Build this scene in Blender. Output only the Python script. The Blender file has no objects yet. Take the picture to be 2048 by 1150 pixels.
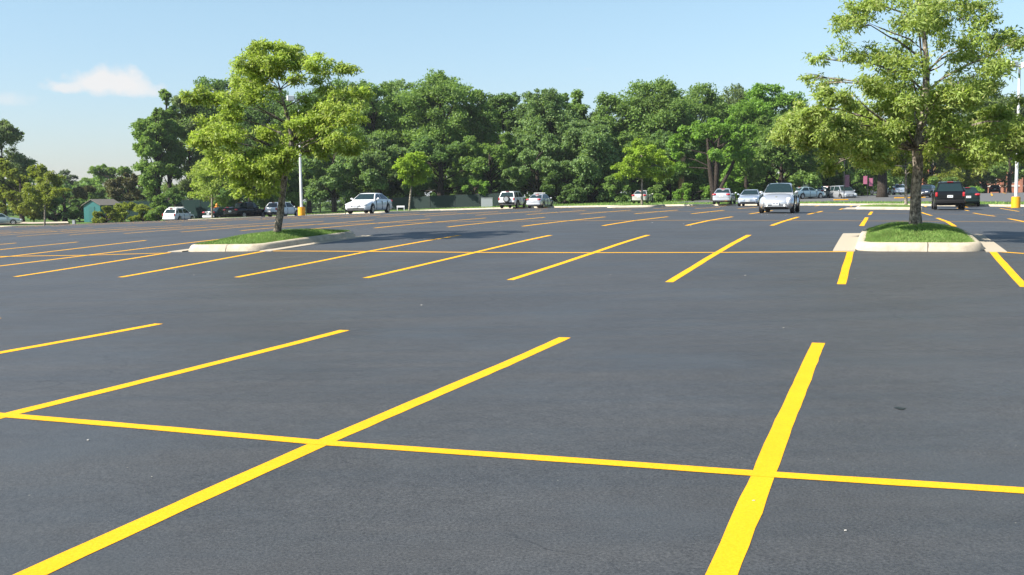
import bpy, bmesh, math, random
import numpy as np
from mathutils import Vector, Matrix

SC = bpy.context.scene
COL = SC.collection
R = math.radians
# ---------------------------------------------------------------- camera
EYE, FPX, PITCH, ROLL = 1.65, 2133.35, 0.083923, -0.011708
cam_d = bpy.data.cameras.new('camera')
cam = bpy.data.objects.new('camera', cam_d); COL.objects.link(cam)
cam_d.sensor_width = 36.0; cam_d.lens = FPX / 2048 * 36.0
cam_d.clip_start = 0.05; cam_d.clip_end = 6000
cam.location = (0, 0, EYE)
cam.matrix_world = (Matrix.Translation((0, 0, EYE)) @ Matrix.Rotation(math.pi/2 - PITCH, 4, 'X') @ Matrix.Rotation(ROLL, 4, 'Z'))
SC.camera = cam
# ---------------------------------------------------------------- sun and sky
SUN = Vector((-0.68, -0.28, 0.67)).normalized()
SUN_EL = math.asin(SUN.z); SUN_AZ = math.atan2(SUN.x, SUN.y)
sd = bpy.data.lights.new('sun', 'SUN'); sd.energy = 5.0; sd.angle = R(0.5); sd.color = (1, .95, .86)
so = bpy.data.objects.new('sun', sd); COL.objects.link(so)
so.rotation_euler = SUN.to_track_quat('Z', 'Y').to_euler()
SC.view_settings.view_transform = 'Standard'; SC.view_settings.look = 'None'
SC.view_settings.exposure = 1.1; SC.view_settings.gamma = 1.0
W = bpy.data.worlds.new('World'); SC.world = W; W.use_nodes = True
nt = W.node_tree; nd = nt.nodes; lk = nt.links
bg = nd['Background']; bg.inputs['Strength'].default_value = 0.088
sky = nd.new('ShaderNodeTexSky'); sky.sky_type = 'NISHITA'; sky.sun_disc = False
sky.sun_elevation = SUN_EL; sky.sun_rotation = SUN_AZ
sky.altitude = 100; sky.air_density = 1.15; sky.dust_density = 0.55; sky.ozone_density = 4.0

def ray(px, py):                                # view direction of a point of the 2048 x 1150 photograph
    sx, sy = px - 1024, py - 575
    c, s = math.cos(ROLL), math.sin(ROLL)
    x, y = (c*sx + s*sy) / FPX, -(-s*sx + c*sy) / FPX
    v = Vector((x, math.cos(PITCH) + y*math.sin(PITCH), -math.sin(PITCH) + y*math.cos(PITCH)))
    return v / v.y

def M(op, a, b=None, clamp=False):
    n = nd.new('ShaderNodeMath'); n.operation = op; n.use_clamp = clamp
    for i, q in enumerate((a, b)):
        if q is None: continue
        if isinstance(q, (int, float)): n.inputs[i].default_value = q
        else: lk.new(q, n.inputs[i])
    return n.outputs[0]
tc = nd.new('ShaderNodeTexCoord')
sx_ = nd.new('ShaderNodeSeparateXYZ'); lk.new(tc.outputs['Generated'], sx_.inputs[0])
rp = nd.new('ShaderNodeValToRGB'); lk.new(sx_.outputs['Z'], rp.inputs[0])       # a little haze-white low down, brighter above
rp.color_ramp.elements[0].position = .03; rp.color_ramp.elements[0].color = (.75, .76, .88, 1)
rp.color_ramp.elements[1].position = .17; rp.color_ramp.elements[1].color = (1, .97, .90, 1)
tm = nd.new('ShaderNodeMix'); tm.data_type = 'RGBA'; tm.blend_type = 'MULTIPLY'; tm.inputs['Factor'].default_value = 1
lk.new(sky.outputs[0], tm.inputs['A']); lk.new(rp.outputs[0], tm.inputs['B'])
cur = tm.outputs['Result']
# small fair-weather clouds: each a noise-edged patch of the sky around one compass direction
for (az, el, wa, wb, thr, op, sc) in ((-20.3, 5.9, 2.65, .95, .0, .95, 30), (-22.4, 5.6, 1.3, .45, .02, .8, 45), (-18.6, 5.5, 1.6, .6, .05, .7, 45),
                                      (-25.5, 4.9, 2.6, .8, .15, .5, 30), (4.1, 6.7, .9, .3, .2, .35, 50), (-24.3, 3.9, 1.2, .7, .3, .4, 40)):
    a, e = R(az), R(el)
    d0 = Vector((math.sin(a)*math.cos(e), math.cos(a)*math.cos(e), math.sin(e)))
    rt = Vector((math.cos(a), -math.sin(a), 0)); up = rt.cross(d0)
    def dot(v, k):
        n = nd.new('ShaderNodeVectorMath'); n.operation = 'DOT_PRODUCT'; lk.new(tc.outputs['Generated'], n.inputs[0])
        n.inputs[1].default_value = v*k; return n.outputs['Value']
    ka, kb = 1/math.sin(R(wa)), 1/math.sin(R(wb))
    X, Y, Z = dot(rt, ka), dot(up, kb), dot(d0, 1)
    Yl = M('MULTIPLY', M('MINIMUM', Y, 0), 1.7)       # flatter base
    Y2 = M('ADD', M('MAXIMUM', Y, 0), Yl)
    rr = M('SQRT', M('ADD', M('MULTIPLY', X, X), M('MULTIPLY', Y2, Y2)))
    nz = nd.new('ShaderNodeTexNoise'); nz.inputs['Scale'].default_value = sc; nz.inputs['Detail'].default_value = 6; nz.inputs['Roughness'].default_value = .58
    lk.new(tc.outputs['Generated'], nz.inputs['Vector'])
    den = M('SUBTRACT', M('SUBTRACT', 1.0, rr), M('MULTIPLY', M('SUBTRACT', nz.outputs[0], .5 - thr), 2.6))
    den = M('MULTIPLY', den, 1.5, True)
    den = M('MULTIPLY', den, M('GREATER_THAN', Z, 0))
    den = M('MULTIPLY', den, op)
    mx = nd.new('ShaderNodeMix'); mx.data_type = 'RGBA'
    lk.new(den, mx.inputs['Factor']); lk.new(cur, mx.inputs['A'])
    mx.inputs['B'].default_value = (4.75, 4.72, 4.72, 1)
    cur = mx.outputs['Result']
lk.new(cur, bg.inputs['Color'])
SC.cycles.max_bounces = 8; SC.cycles.transparent_max_bounces = 4; SC.cycles.transmission_bounces = 6
SC.cycles.diffuse_bounces = 5; SC.cycles.glossy_bounces = 3

# ---------------------------------------------------------------- survey of the lot (stall lines, cross lines, ground heights) in lot axes u, v (metres)
LN=[(0,-14,[(-39.06,0.52),(-39.06,6.06),(-39.06,11.6)]),(0,-13,[(-36.31,0.52),(-36.31,6.06),(-36.31,11.6)]),(0,-12,[(-33.57,0.52),(-33.57,6.06),(-33.57,11.6)]),(0,-11,[(-30.83,0.52),(-30.83,6.06),(-30.83,11.6)]),(0,-10,[(-28.08,0.52),(-28.08,6.06),(-28.08,11.6)]),(0,-9,[(-25.34,0.52),(-25.34,6.06),(-25.34,11.6)]),(0,-8,[(-22.6,0.52),(-22.6,6.06),(-22.6,11.6)]),(0,-7,[(-19.85,0.52),(-19.85,6.06),(-19.85,11.6)]),(0,-6,[(-17.11,0.52),(-17.11,6.06),(-17.11,11.6)]),(0,-5,[(-14.37,0.52),(-14.37,6.06),(-14.37,11.6)]),(0,-4,[(-11.63,0.52),(-11.63,6.06),(-11.63,11.6)]),(0,-3,[(-8.88,0.52),(-8.88,6.06),(-8.88,11.51)]),(0,-2,[(-6.15,0.52),(-6.16,6.15),(-6.14,11.45)]),(0,-1,[(-3.41,0.52),(-3.43,6.04),(-3.36,11.42)]),(0,0,[(-0.62,0.52),(-0.62,6.09),(-0.63,11.6)]),(0,1,[(2.09,0.52),(2.09,6.06),(2.09,11.6)]),(0,2,[(4.83,0.52),(4.83,6.06),(4.83,11.6)]),(1,-14,[(-39.06,17.54),(-39.06,23.08),(-39.06,28.62)]),(1,-13,[(-36.31,17.54),(-36.31,23.08),(-36.31,28.62)]),(1,-12,[(-33.57,17.54),(-33.57,23.08),(-33.57,28.62)]),(1,-11,[(-30.83,17.54),(-30.83,23.08),(-30.83,28.62)]),(1,-10,[(-27.87,17.54),(-27.87,23.08),(-27.87,28.74)]),(1,-9,[(-25.11,17.54),(-25.11,23.08),(-25.11,28.54)]),(1,-8,[(-22.31,17.54),(-22.1,22.81),(-22.52,28.7)]),(1,-7,[(-19.65,17.54),(-19.65,22.69),(-19.65,28.62)]),(1,-6,[(-16.91,17.37),(-17.59,23.34)]),(1,-5,[(-14.33,17.42),(-14.85,23.57)]),(1,-4,[(-11.74,17.59),(-11.8,23.24),(-11.69,28.97)]),(1,-3,[(-9.02,17.67),(-8.89,22.9),(-8.83,28.67)]),(1,-2,[(-6.17,17.59),(-6.05,22.85),(-6.03,28.6)]),(1,-1,[(-3.35,17.53),(-3.34,22.97),(-3.35,28.64)]),(1,0,[(-0.61,17.52),(-0.65,23.34)]),(1,1,[(2.0,17.44),(2.09,23.6)]),(1,2,[(4.83,17.54),(4.83,23.08),(4.83,28.62)]),(2,-24,[(-66.49,34.47),(-66.49,40.01),(-66.49,45.56)]),(2,-23,[(-63.74,34.47),(-63.74,40.01),(-63.74,45.56)]),(2,-22,[(-61.0,34.47),(-61.0,40.01),(-61.0,45.56)]),(2,-21,[(-58.26,34.47),(-58.26,40.01),(-58.26,45.56)]),(2,-20,[(-55.51,34.47),(-55.51,40.01),(-55.51,45.56)]),(2,-19,[(-52.77,34.47),(-52.77,40.01),(-52.77,45.56)]),(2,-18,[(-50.03,34.47),(-50.03,40.01),(-50.03,45.56)]),(2,-17,[(-47.28,34.47),(-47.28,40.01),(-47.28,45.56)]),(2,-16,[(-44.54,34.47),(-44.54,40.01),(-44.54,45.56)]),(2,-15,[(-41.8,34.47),(-41.8,40.01),(-41.8,45.56)]),(2,-14,[(-39.06,34.47),(-39.06,40.01),(-39.06,45.56)]),(2,-13,[(-36.31,34.47),(-36.31,40.01),(-36.31,45.56)]),(2,-12,[(-33.36,34.47),(-33.47,40.01),(-33.58,45.56)]),(2,-11,[(-30.72,34.47),(-30.81,40.01),(-30.9,45.56)]),(2,-10,[(-28.08,34.47),(-28.08,40.01),(-28.08,45.56)]),(2,-9,[(-25.44,34.47),(-25.44,40.01),(-25.44,45.56)]),(2,-8,[(-22.76,34.47),(-22.74,40.01),(-22.73,45.56)]),(2,-7,[(-19.88,34.47),(-19.88,40.01),(-19.88,45.56)]),(2,-6,[(-17.2,34.47),(-17.31,40.01),(-17.1,45.56)]),(2,-5,[(-14.38,34.47),(-14.43,40.01),(-14.31,45.56)]),(2,-4,[(-11.6,34.47),(-11.62,40.01),(-11.52,45.56)]),(2,-3,[(-8.8,34.47),(-8.94,40.01),(-8.75,45.56)]),(2,-2,[(-6.02,34.47),(-6.13,40.01),(-6.01,45.56)]),(2,-1,[(-3.33,34.47),(-3.36,40.01),(-3.34,45.56)]),(2,0,[(-0.63,34.47),(-0.64,40.01),(-0.64,45.56)]),(2,1,[(2.0,34.47),(2.07,40.01),(2.0,45.56)]),(2,2,[(4.58,34.47),(4.58,40.01),(4.58,45.56)]),(2,3,[(7.58,34.47),(7.58,40.01),(7.58,45.56)]),(2,4,[(10.32,34.47),(10.32,40.01),(10.32,45.56)]),(2,5,[(13.06,34.47),(13.06,40.01),(13.06,45.56)]),(2,6,[(15.8,34.47),(15.8,40.01),(15.8,45.56)]),(3,-24,[(-66.49,51.61),(-66.49,57.15),(-66.49,62.69)]),(3,-23,[(-63.74,51.61),(-63.74,57.15),(-63.74,62.69)]),(3,-22,[(-61.0,51.61),(-61.0,57.15),(-61.0,62.69)]),(3,-21,[(-58.26,51.61),(-58.26,57.15),(-58.26,62.69)]),(3,-20,[(-55.51,51.61),(-55.51,57.15),(-55.51,62.69)]),(3,-19,[(-52.77,51.61),(-52.77,57.15),(-52.77,62.69)]),(3,-18,[(-50.03,51.61),(-50.03,57.15),(-50.03,62.69)]),(3,-17,[(-47.28,51.61),(-47.28,57.15),(-47.28,62.69)]),(3,-16,[(-44.54,51.61),(-44.54,57.15),(-44.54,62.69)]),(3,-15,[(-41.8,51.61),(-41.8,57.15),(-41.8,62.69)]),(3,-14,[(-39.06,51.61),(-39.06,57.15),(-39.06,62.69)]),(3,-13,[(-36.31,51.61),(-36.31,57.15),(-36.31,62.69)]),(3,-12,[(-33.57,51.61),(-33.57,57.15),(-33.57,62.69)]),(3,-11,[(-30.83,51.61),(-30.83,57.15),(-30.83,62.69)]),(3,-10,[(-28.08,51.61),(-28.08,57.15),(-28.08,62.69)]),(3,-9,[(-25.63,51.61),(-25.56,57.15),(-25.49,62.69)]),(3,-8,[(-22.82,51.61),(-22.76,57.15),(-22.69,62.69)]),(3,-7,[(-19.97,51.61),(-19.91,57.15),(-19.85,62.69)]),(3,-6,[(-17.16,51.61),(-17.12,57.15),(-17.08,62.69)]),(3,-5,[(-14.33,51.61),(-14.3,57.15),(-14.26,62.69)]),(3,-4,[(-11.56,51.61),(-11.51,57.15),(-11.46,62.69)]),(3,-3,[(-8.78,51.61),(-8.76,57.15),(-8.75,62.69)]),(3,-2,[(-6.02,51.61),(-6.02,57.15),(-6.02,62.69)]),(3,-1,[(-3.35,51.61),(-3.31,57.15),(-3.27,62.69)]),(3,0,[(-0.63,51.61),(-0.63,57.15),(-0.63,62.69)]),(3,1,[(2.02,51.61),(1.98,57.15),(1.94,62.69)]),(3,2,[(4.64,51.61),(4.6,57.15),(4.56,62.69)]),(3,3,[(7.58,51.61),(7.58,57.15),(7.58,62.69)]),(3,4,[(10.32,51.61),(10.32,57.15),(10.32,62.69)]),(3,5,[(13.06,51.61),(13.06,57.15),(13.06,62.69)]),(3,6,[(15.8,51.61),(15.8,57.15),(15.8,62.69)])]
CR=[[(-26.16,6.39),(-6.16,6.15),(-3.43,6.04),(-0.62,6.09),(0.73,6.15),(8.73,6.51)],[(-60.0,23.4),(-22.38,22.52),(-19.64,22.68),(-17.47,23.18)],[(-14.85,23.57),(-11.8,23.24),(-8.89,22.9),(-6.05,22.85),(-3.35,22.97),(-0.7,23.28)],[(2.09,23.56),(2.6,23.11),(20.0,23.2)],[(-68.0,40.01),(18.0,40.01)],[(-68.0,57.15),(18.0,57.15)]]
ZC=[[-1.606,-1.47,-1.334,-1.199,-1.065,-0.932,-0.8,-0.668,-0.538,-0.409,-0.284,-0.172,-0.095,-0.089,-0.163,-0.241,-0.296,-0.336,-0.375,-0.417,-0.465],[-1.581,-1.444,-1.308,-1.171,-1.036,-0.901,-0.768,-0.636,-0.506,-0.379,-0.256,-0.139,-0.041,-0.002,-0.078,-0.154,-0.201,-0.24,-0.284,-0.333,-0.388],[-1.557,-1.419,-1.281,-1.144,-1.007,-0.871,-0.736,-0.603,-0.473,-0.347,-0.227,-0.112,0.001,0.084,0.014,-0.062,-0.102,-0.143,-0.193,-0.251,-0.313],[-1.532,-1.394,-1.255,-1.117,-0.978,-0.84,-0.703,-0.568,-0.437,-0.311,-0.195,-0.088,0.014,0.111,0.085,0.036,0.003,-0.043,-0.103,-0.171,-0.242],[-1.508,-1.369,-1.229,-1.09,-0.95,-0.81,-0.67,-0.532,-0.397,-0.268,-0.151,-0.053,0.017,0.037,0.048,0.12,0.113,0.056,-0.018,-0.098,-0.178],[-1.484,-1.344,-1.204,-1.063,-0.921,-0.779,-0.636,-0.493,-0.352,-0.215,-0.087,0.025,0.126,0.202,0.239,0.277,0.231,0.149,0.057,-0.033,-0.121],[-1.46,-1.32,-1.18,-1.037,-0.894,-0.748,-0.601,-0.452,-0.303,-0.153,-0.001,0.153,0.328,0.465,0.506,0.454,0.339,0.226,0.121,0.022,-0.071],[-1.437,-1.297,-1.156,-1.012,-0.866,-0.717,-0.565,-0.409,-0.249,-0.083,0.096,0.302,0.52,0.652,0.644,0.541,0.405,0.28,0.169,0.067,-0.029],[-1.414,-1.274,-1.132,-0.988,-0.84,-0.687,-0.528,-0.363,-0.192,-0.01,0.189,0.422,0.64,0.732,0.682,0.558,0.43,0.311,0.203,0.103,0.008],[-1.39,-1.251,-1.11,-0.966,-0.815,-0.658,-0.492,-0.318,-0.133,0.063,0.274,0.506,0.702,0.764,0.688,0.543,0.428,0.323,0.225,0.131,0.039],[-1.367,-1.229,-1.089,-0.944,-0.792,-0.631,-0.458,-0.273,-0.074,0.136,0.353,0.58,0.763,0.807,0.694,0.515,0.413,0.325,0.239,0.153,0.067],[-1.343,-1.212,-1.078,-0.937,-0.787,-0.624,-0.444,-0.245,-0.025,0.211,0.447,0.657,0.802,0.82,0.66,0.462,0.367,0.297,0.229,0.158,0.084],[-1.318,-1.198,-1.074,-0.942,-0.797,-0.634,-0.45,-0.239,0.001,0.266,0.529,0.722,0.837,0.835,0.631,0.432,0.332,0.27,0.215,0.158,0.098],[-1.294,-1.186,-1.075,-0.955,-0.82,-0.662,-0.475,-0.257,-0.005,0.281,0.576,0.775,0.858,0.832,0.625,0.428,0.321,0.258,0.21,0.163,0.113],[-1.269,-1.175,-1.079,-0.975,-0.854,-0.704,-0.518,-0.296,-0.042,0.24,0.541,0.759,0.842,0.805,0.628,0.445,0.334,0.268,0.222,0.18,0.137],[-1.242,-1.162,-1.083,-0.998,-0.896,-0.759,-0.574,-0.346,-0.093,0.172,0.458,0.688,0.791,0.773,0.638,0.472,0.365,0.3,0.254,0.214,0.174],[-1.215,-1.147,-1.082,-1.019,-0.944,-0.827,-0.64,-0.394,-0.125,0.14,0.407,0.624,0.737,0.741,0.646,0.509,0.415,0.351,0.305,0.264,0.225],[-1.189,-1.128,-1.074,-1.032,-0.992,-0.907,-0.712,-0.428,-0.13,0.146,0.395,0.587,0.696,0.716,0.657,0.561,0.481,0.42,0.372,0.331,0.292],[-1.166,-1.109,-1.059,-1.03,-1.03,-0.995,-0.786,-0.442,-0.109,0.175,0.409,0.579,0.678,0.709,0.682,0.62,0.556,0.501,0.453,0.412,0.372],[-1.151,-1.095,-1.043,-1.013,-1.045,-1.073,-0.849,-0.432,-0.071,0.213,0.437,0.592,0.683,0.723,0.72,0.685,0.637,0.588,0.543,0.502,0.463],[-1.147,-1.091,-1.04,-1.009,-1.047,-1.086,-0.856,-0.416,-0.043,0.244,0.467,0.619,0.715,0.763,0.774,0.755,0.72,0.68,0.639,0.599,0.562],[-1.151,-1.097,-1.05,-1.025,-1.038,-1.02,-0.793,-0.399,-0.032,0.263,0.492,0.656,0.763,0.82,0.839,0.83,0.805,0.772,0.736,0.7,0.666],[-1.162,-1.105,-1.057,-1.023,-0.997,-0.921,-0.701,-0.36,-0.015,0.284,0.526,0.707,0.823,0.883,0.907,0.907,0.89,0.864,0.834,0.803,0.772],[-1.172,-1.109,-1.051,-0.996,-0.93,-0.811,-0.595,-0.298,0.019,0.312,0.563,0.759,0.881,0.945,0.975,0.981,0.972,0.953,0.93,0.904,0.879],[-1.177,-1.103,-1.029,-0.95,-0.85,-0.703,-0.491,-0.224,0.066,0.346,0.594,0.794,0.923,0.997,1.036,1.051,1.051,1.04,1.023,1.004,0.984],[-1.174,-1.085,-0.994,-0.892,-0.766,-0.603,-0.394,-0.147,0.12,0.383,0.62,0.815,0.953,1.04,1.091,1.116,1.125,1.122,1.113,1.1,1.086],[-1.162,-1.058,-0.949,-0.828,-0.684,-0.511,-0.305,-0.071,0.177,0.422,0.646,0.835,0.978,1.076,1.139,1.176,1.195,1.201,1.199,1.193,1.185],[-1.14,-1.022,-0.898,-0.761,-0.606,-0.426,-0.223,0.001,0.234,0.463,0.676,0.858,1.003,1.111,1.185,1.233,1.261,1.276,1.281,1.282,1.281],[-1.11,-0.98,-0.843,-0.695,-0.531,-0.347,-0.146,0.069,0.29,0.507,0.709,0.886,1.032,1.145,1.229,1.287,1.325,1.348,1.361,1.368,1.373],[-1.074,-0.934,-0.787,-0.63,-0.459,-0.273,-0.074,0.134,0.345,0.552,0.745,0.917,1.064,1.182,1.273,1.34,1.387,1.418,1.438,1.451,1.461],[-1.034,-0.886,-0.731,-0.566,-0.389,-0.201,-0.005,0.198,0.4,0.598,0.783,0.951,1.097,1.219,1.317,1.392,1.448,1.487,1.514,1.533,1.548]]

ZC = np.array(ZC)
TH = 0.335493; CT, ST = math.cos(TH), math.sin(TH)
U0, SW, SL = -0.654, 2.743, 5.5424
ROWS = [6.0613, 23.0775, 40.0143, 57.1475, 75.351]
CURB = np.array([(-400, 40), (-140, 93), (-100, 102), (-80, 109), (-62, 113), (-38, 109), (-25, 103.5), (-13.6, 98.8), (-5, 94.8), (8.4, 87.8), (60, 62), (400, -100)], float)

def _bs(t):
    t = np.abs(t)
    return np.where(t < 1, (4 - 6*t**2 + 3*t**3)/6, np.where(t < 2, (2 - t)**3/6, 0))
def HF(u, v):                                   # height of the paving
    u = np.clip(np.atleast_1d(np.asarray(u, float)), -129, 49); v = np.clip(np.atleast_1d(np.asarray(v, float)), -5.5, 161)
    iu = np.floor((u + 140)/10).astype(int); iv = np.floor((v + 12)/6).astype(int)
    z = np.zeros_like(u)
    for a in range(-1, 3):
        for b in range(-1, 3):
            ju = np.clip(iu + a, 0, ZC.shape[1]-1); jv = np.clip(iv + b, 0, ZC.shape[0]-1)
            z += _bs((u + 140)/10 - ju)*_bs((v + 12)/6 - jv)*ZC[jv, ju]
    return z
def curb_v(u): return np.interp(u, CURB[:, 0], CURB[:, 1])
def ground(u, v): return float(HF(u, v)[0]) + (0.13 if v > curb_v(u) + .2 else 0)
def uv2w(u, v, dz=0.0):
    return Vector((u*CT + v*ST, -u*ST + v*CT, ground(u, v) + dz))
def w2uv(x, y): return x*CT - y*ST, x*ST + y*CT
def at(px, d, dz=0.0):                          # the spot on the ground d metres away in the direction of photo column px
    q = ray(px, 395)
    x = q.x*d; u, v = w2uv(x, d)
    return Vector((x, d, ground(u, v) + dz))

# ---------------------------------------------------------------- helpers
def tag(o, label=None, cat=None, group=None, kind=None):
    if label: o['label'] = label
    if cat: o['category'] = cat
    if group: o['group'] = group
    if kind: o['kind'] = kind
    return o
def empty(name, loc, rz=0, label=None, cat=None, group=None):
    o = bpy.data.objects.new(name, None); COL.objects.link(o)
    o.location = loc; o.rotation_euler = (0, 0, rz); o.empty_display_size = .3
    return tag(o, label, cat, group)
def link(name, me, mat, parent=None, smooth=None):
    o = bpy.data.objects.new(name, me); COL.objects.link(o)
    if mat is not None:
        me.materials.clear()
        for m in (mat if isinstance(mat, (list, tuple)) else [mat]): me.materials.append(m)
    if parent: o.parent = parent
    if smooth is not None:
        me.polygons.foreach_set('use_smooth', [True]*len(me.polygons))
        if smooth < 180: me.set_sharp_from_angle(angle=R(smooth))
    return o
def bm_obj(name, bm, mat, parent=None, smooth=None):
    me = bpy.data.meshes.new(name); bmesh.ops.recalc_face_normals(bm, faces=bm.faces); bm.to_mesh(me); bm.free()
    return link(name, me, mat, parent, smooth)
def np_mesh(name, verts, faces_n, idx):
    """verts (N,3); idx flat index array; every face has faces_n corners"""
    me = bpy.data.meshes.new(name)
    me.vertices.add(len(verts)); me.vertices.foreach_set('co', np.asarray(verts, np.float32).ravel())
    nf = len(idx)//faces_n
    me.loops.add(len(idx)); me.loops.foreach_set('vertex_index', np.asarray(idx, np.int32))
    me.polygons.add(nf); me.polygons.foreach_set('loop_start', np.arange(nf, dtype=np.int32)*faces_n)
    me.update(calc_edges=True)
    return me
def box(bm, c, s, rz=0, bevel=0):
    r = bmesh.ops.create_cube(bm, size=1, matrix=Matrix.Translation(c) @ Matrix.Rotation(rz, 4, 'Z') @ Matrix.Diagonal((*s, 1)))
    if bevel:
        es = list({e for v in r['verts'] for e in v.link_edges})
        bmesh.ops.bevel(bm, geom=es, offset=bevel, segments=2, affect='EDGES', profile=.6)
def ell(bm, c, s, seg=14, rings=9):
    bmesh.ops.create_uvsphere(bm, u_segments=seg, v_segments=rings, radius=1, matrix=Matrix.Translation(c) @ Matrix.Diagonal((*s, 1)))
def cyl(bm, c, r, h, axis='Z', seg=20, r2=None):
    m = Matrix.Translation(c)
    if axis == 'X': m = m @ Matrix.Rotation(R(90), 4, 'Y')
    if axis == 'Y': m = m @ Matrix.Rotation(R(90), 4, 'X')
    bmesh.ops.create_cone(bm, cap_ends=True, segments=seg, radius1=r, radius2=r if r2 is None else r2, depth=h, matrix=m)
def tube(bm, pts, rad, seg=8, wob=0, rng=None):
    rings = []
    n = len(pts)
    for i, p in enumerate(pts):
        t = (pts[min(i+1, n-1)] - pts[max(i-1, 0)]).normalized()
        a = t.orthogonal().normalized() if abs(t.z) < .9 else t.cross(Vector((0, 1, 0))).normalized()
        b = t.cross(a)
        ring = []
        for k in range(seg):
            an = 2*math.pi*k/seg
            rr = rad[i]*(1 + (rng.uniform(-wob, wob) if wob else 0))
            ring.append(bm.verts.new(p + (a*math.cos(an) + b*math.sin(an))*rr))
        rings.append(ring)
    for i in range(n-1):
        # align rings
        A, B = rings[i], rings[i+1]
        off = min(range(seg), key=lambda o: (A[0].co - B[o].co).length)
        B = B[off:] + B[:off]
        dirn = 1 if (A[1].co - B[1].co).length <= (A[1].co - B[-1].co).length else -1
        if dirn < 0: B = [B[0]] + B[:0:-1]
        rings[i+1] = B
        for k in range(seg):
            bm.faces.new((A[k], A[(k+1) % seg], B[(k+1) % seg], B[k]))
    bm.faces.new(rings[0]); bm.faces.new(rings[-1])

# ---------------------------------------------------------------- materials
def mat(name, col=(.5, .5, .5), rough=.6, metal=0, spec=.5, coat=0, build=None):
    m = bpy.data.materials.new(name); m.use_nodes = True
    b = m.node_tree.nodes['Principled BSDF']
    b.inputs['Base Color'].default_value = (*col, 1); b.inputs['Roughness'].default_value = rough
    b.inputs['Metallic'].default_value = metal; b.inputs['Specular IOR Level'].default_value = spec
    b.inputs['Coat Weight'].default_value = coat; b.inputs['Coat Roughness'].default_value = .05
    if build: build(m.node_tree, b)
    return m
class NB:                                       # tiny node builder
    def __init__(s, t): s.t = t
    def n(s, kind, **kw):
        x = s.t.nodes.new('ShaderNode' + kind)
        for k, v in kw.items():
            if k.startswith('i_'): 
                key = k[2:].replace('_', ' ')
                key = int(key) if key.isdigit() else key
                if isinstance(v, bpy.types.NodeSocket): s.t.links.new(v, x.inputs[key])
                else: x.inputs[key].default_value = v
            else: setattr(x, k, v)
        return x
    def noise(s, vec, scale, detail=4, rough=.6):
        return s.n('TexNoise', i_Vector=vec, i_Scale=scale, i_Detail=detail, i_Roughness=rough).outputs[0]
    def ramp(s, fac, stops):
        r = s.n('ValToRGB'); s.t.links.new(fac, r.inputs[0])
        e = r.color_ramp.elements
        e[0].position, e[1].position = stops[0][0], stops[-1][0]
        e[0].color = (*stops[0][1], 1); e[1].color = (*stops[-1][1], 1)
        for p, c in stops[1:-1]: q = e.new(p); q.color = (*c, 1)
        return r.outputs[0]
    def mix(s, f, a, b, mode='MIX'):
        x = s.n('Mix', data_type='RGBA', blend_type=mode)
        for i, q in ((0, f), (6, a), (7, b)):
            if isinstance(q, bpy.types.NodeSocket): s.t.links.new(q, x.inputs[i])
            elif i == 0: x.inputs[0].default_value = q
            else: x.inputs[i].default_value = (*q, 1)
        return x.outputs[2]
    def math(s, op, a, b=0.0):
        x = s.n('Math', operation=op)
        for i, q in enumerate((a, b)):
            if isinstance(q, bpy.types.NodeSocket): s.t.links.new(q, x.inputs[i])
            else: x.inputs[i].default_value = q
        return x.outputs[0]
    def pos(s): return s.n('NewGeometry').outputs['Position']
    def bump(s, b, h, strength, dist):
        x = s.n('Bump', i_Height=h, i_Strength=strength, i_Distance=dist); s.t.links.new(x.outputs[0], b.inputs['Normal'])
    def col(s, b, c): s.t.links.new(c, b.inputs['Base Color'])

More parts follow.
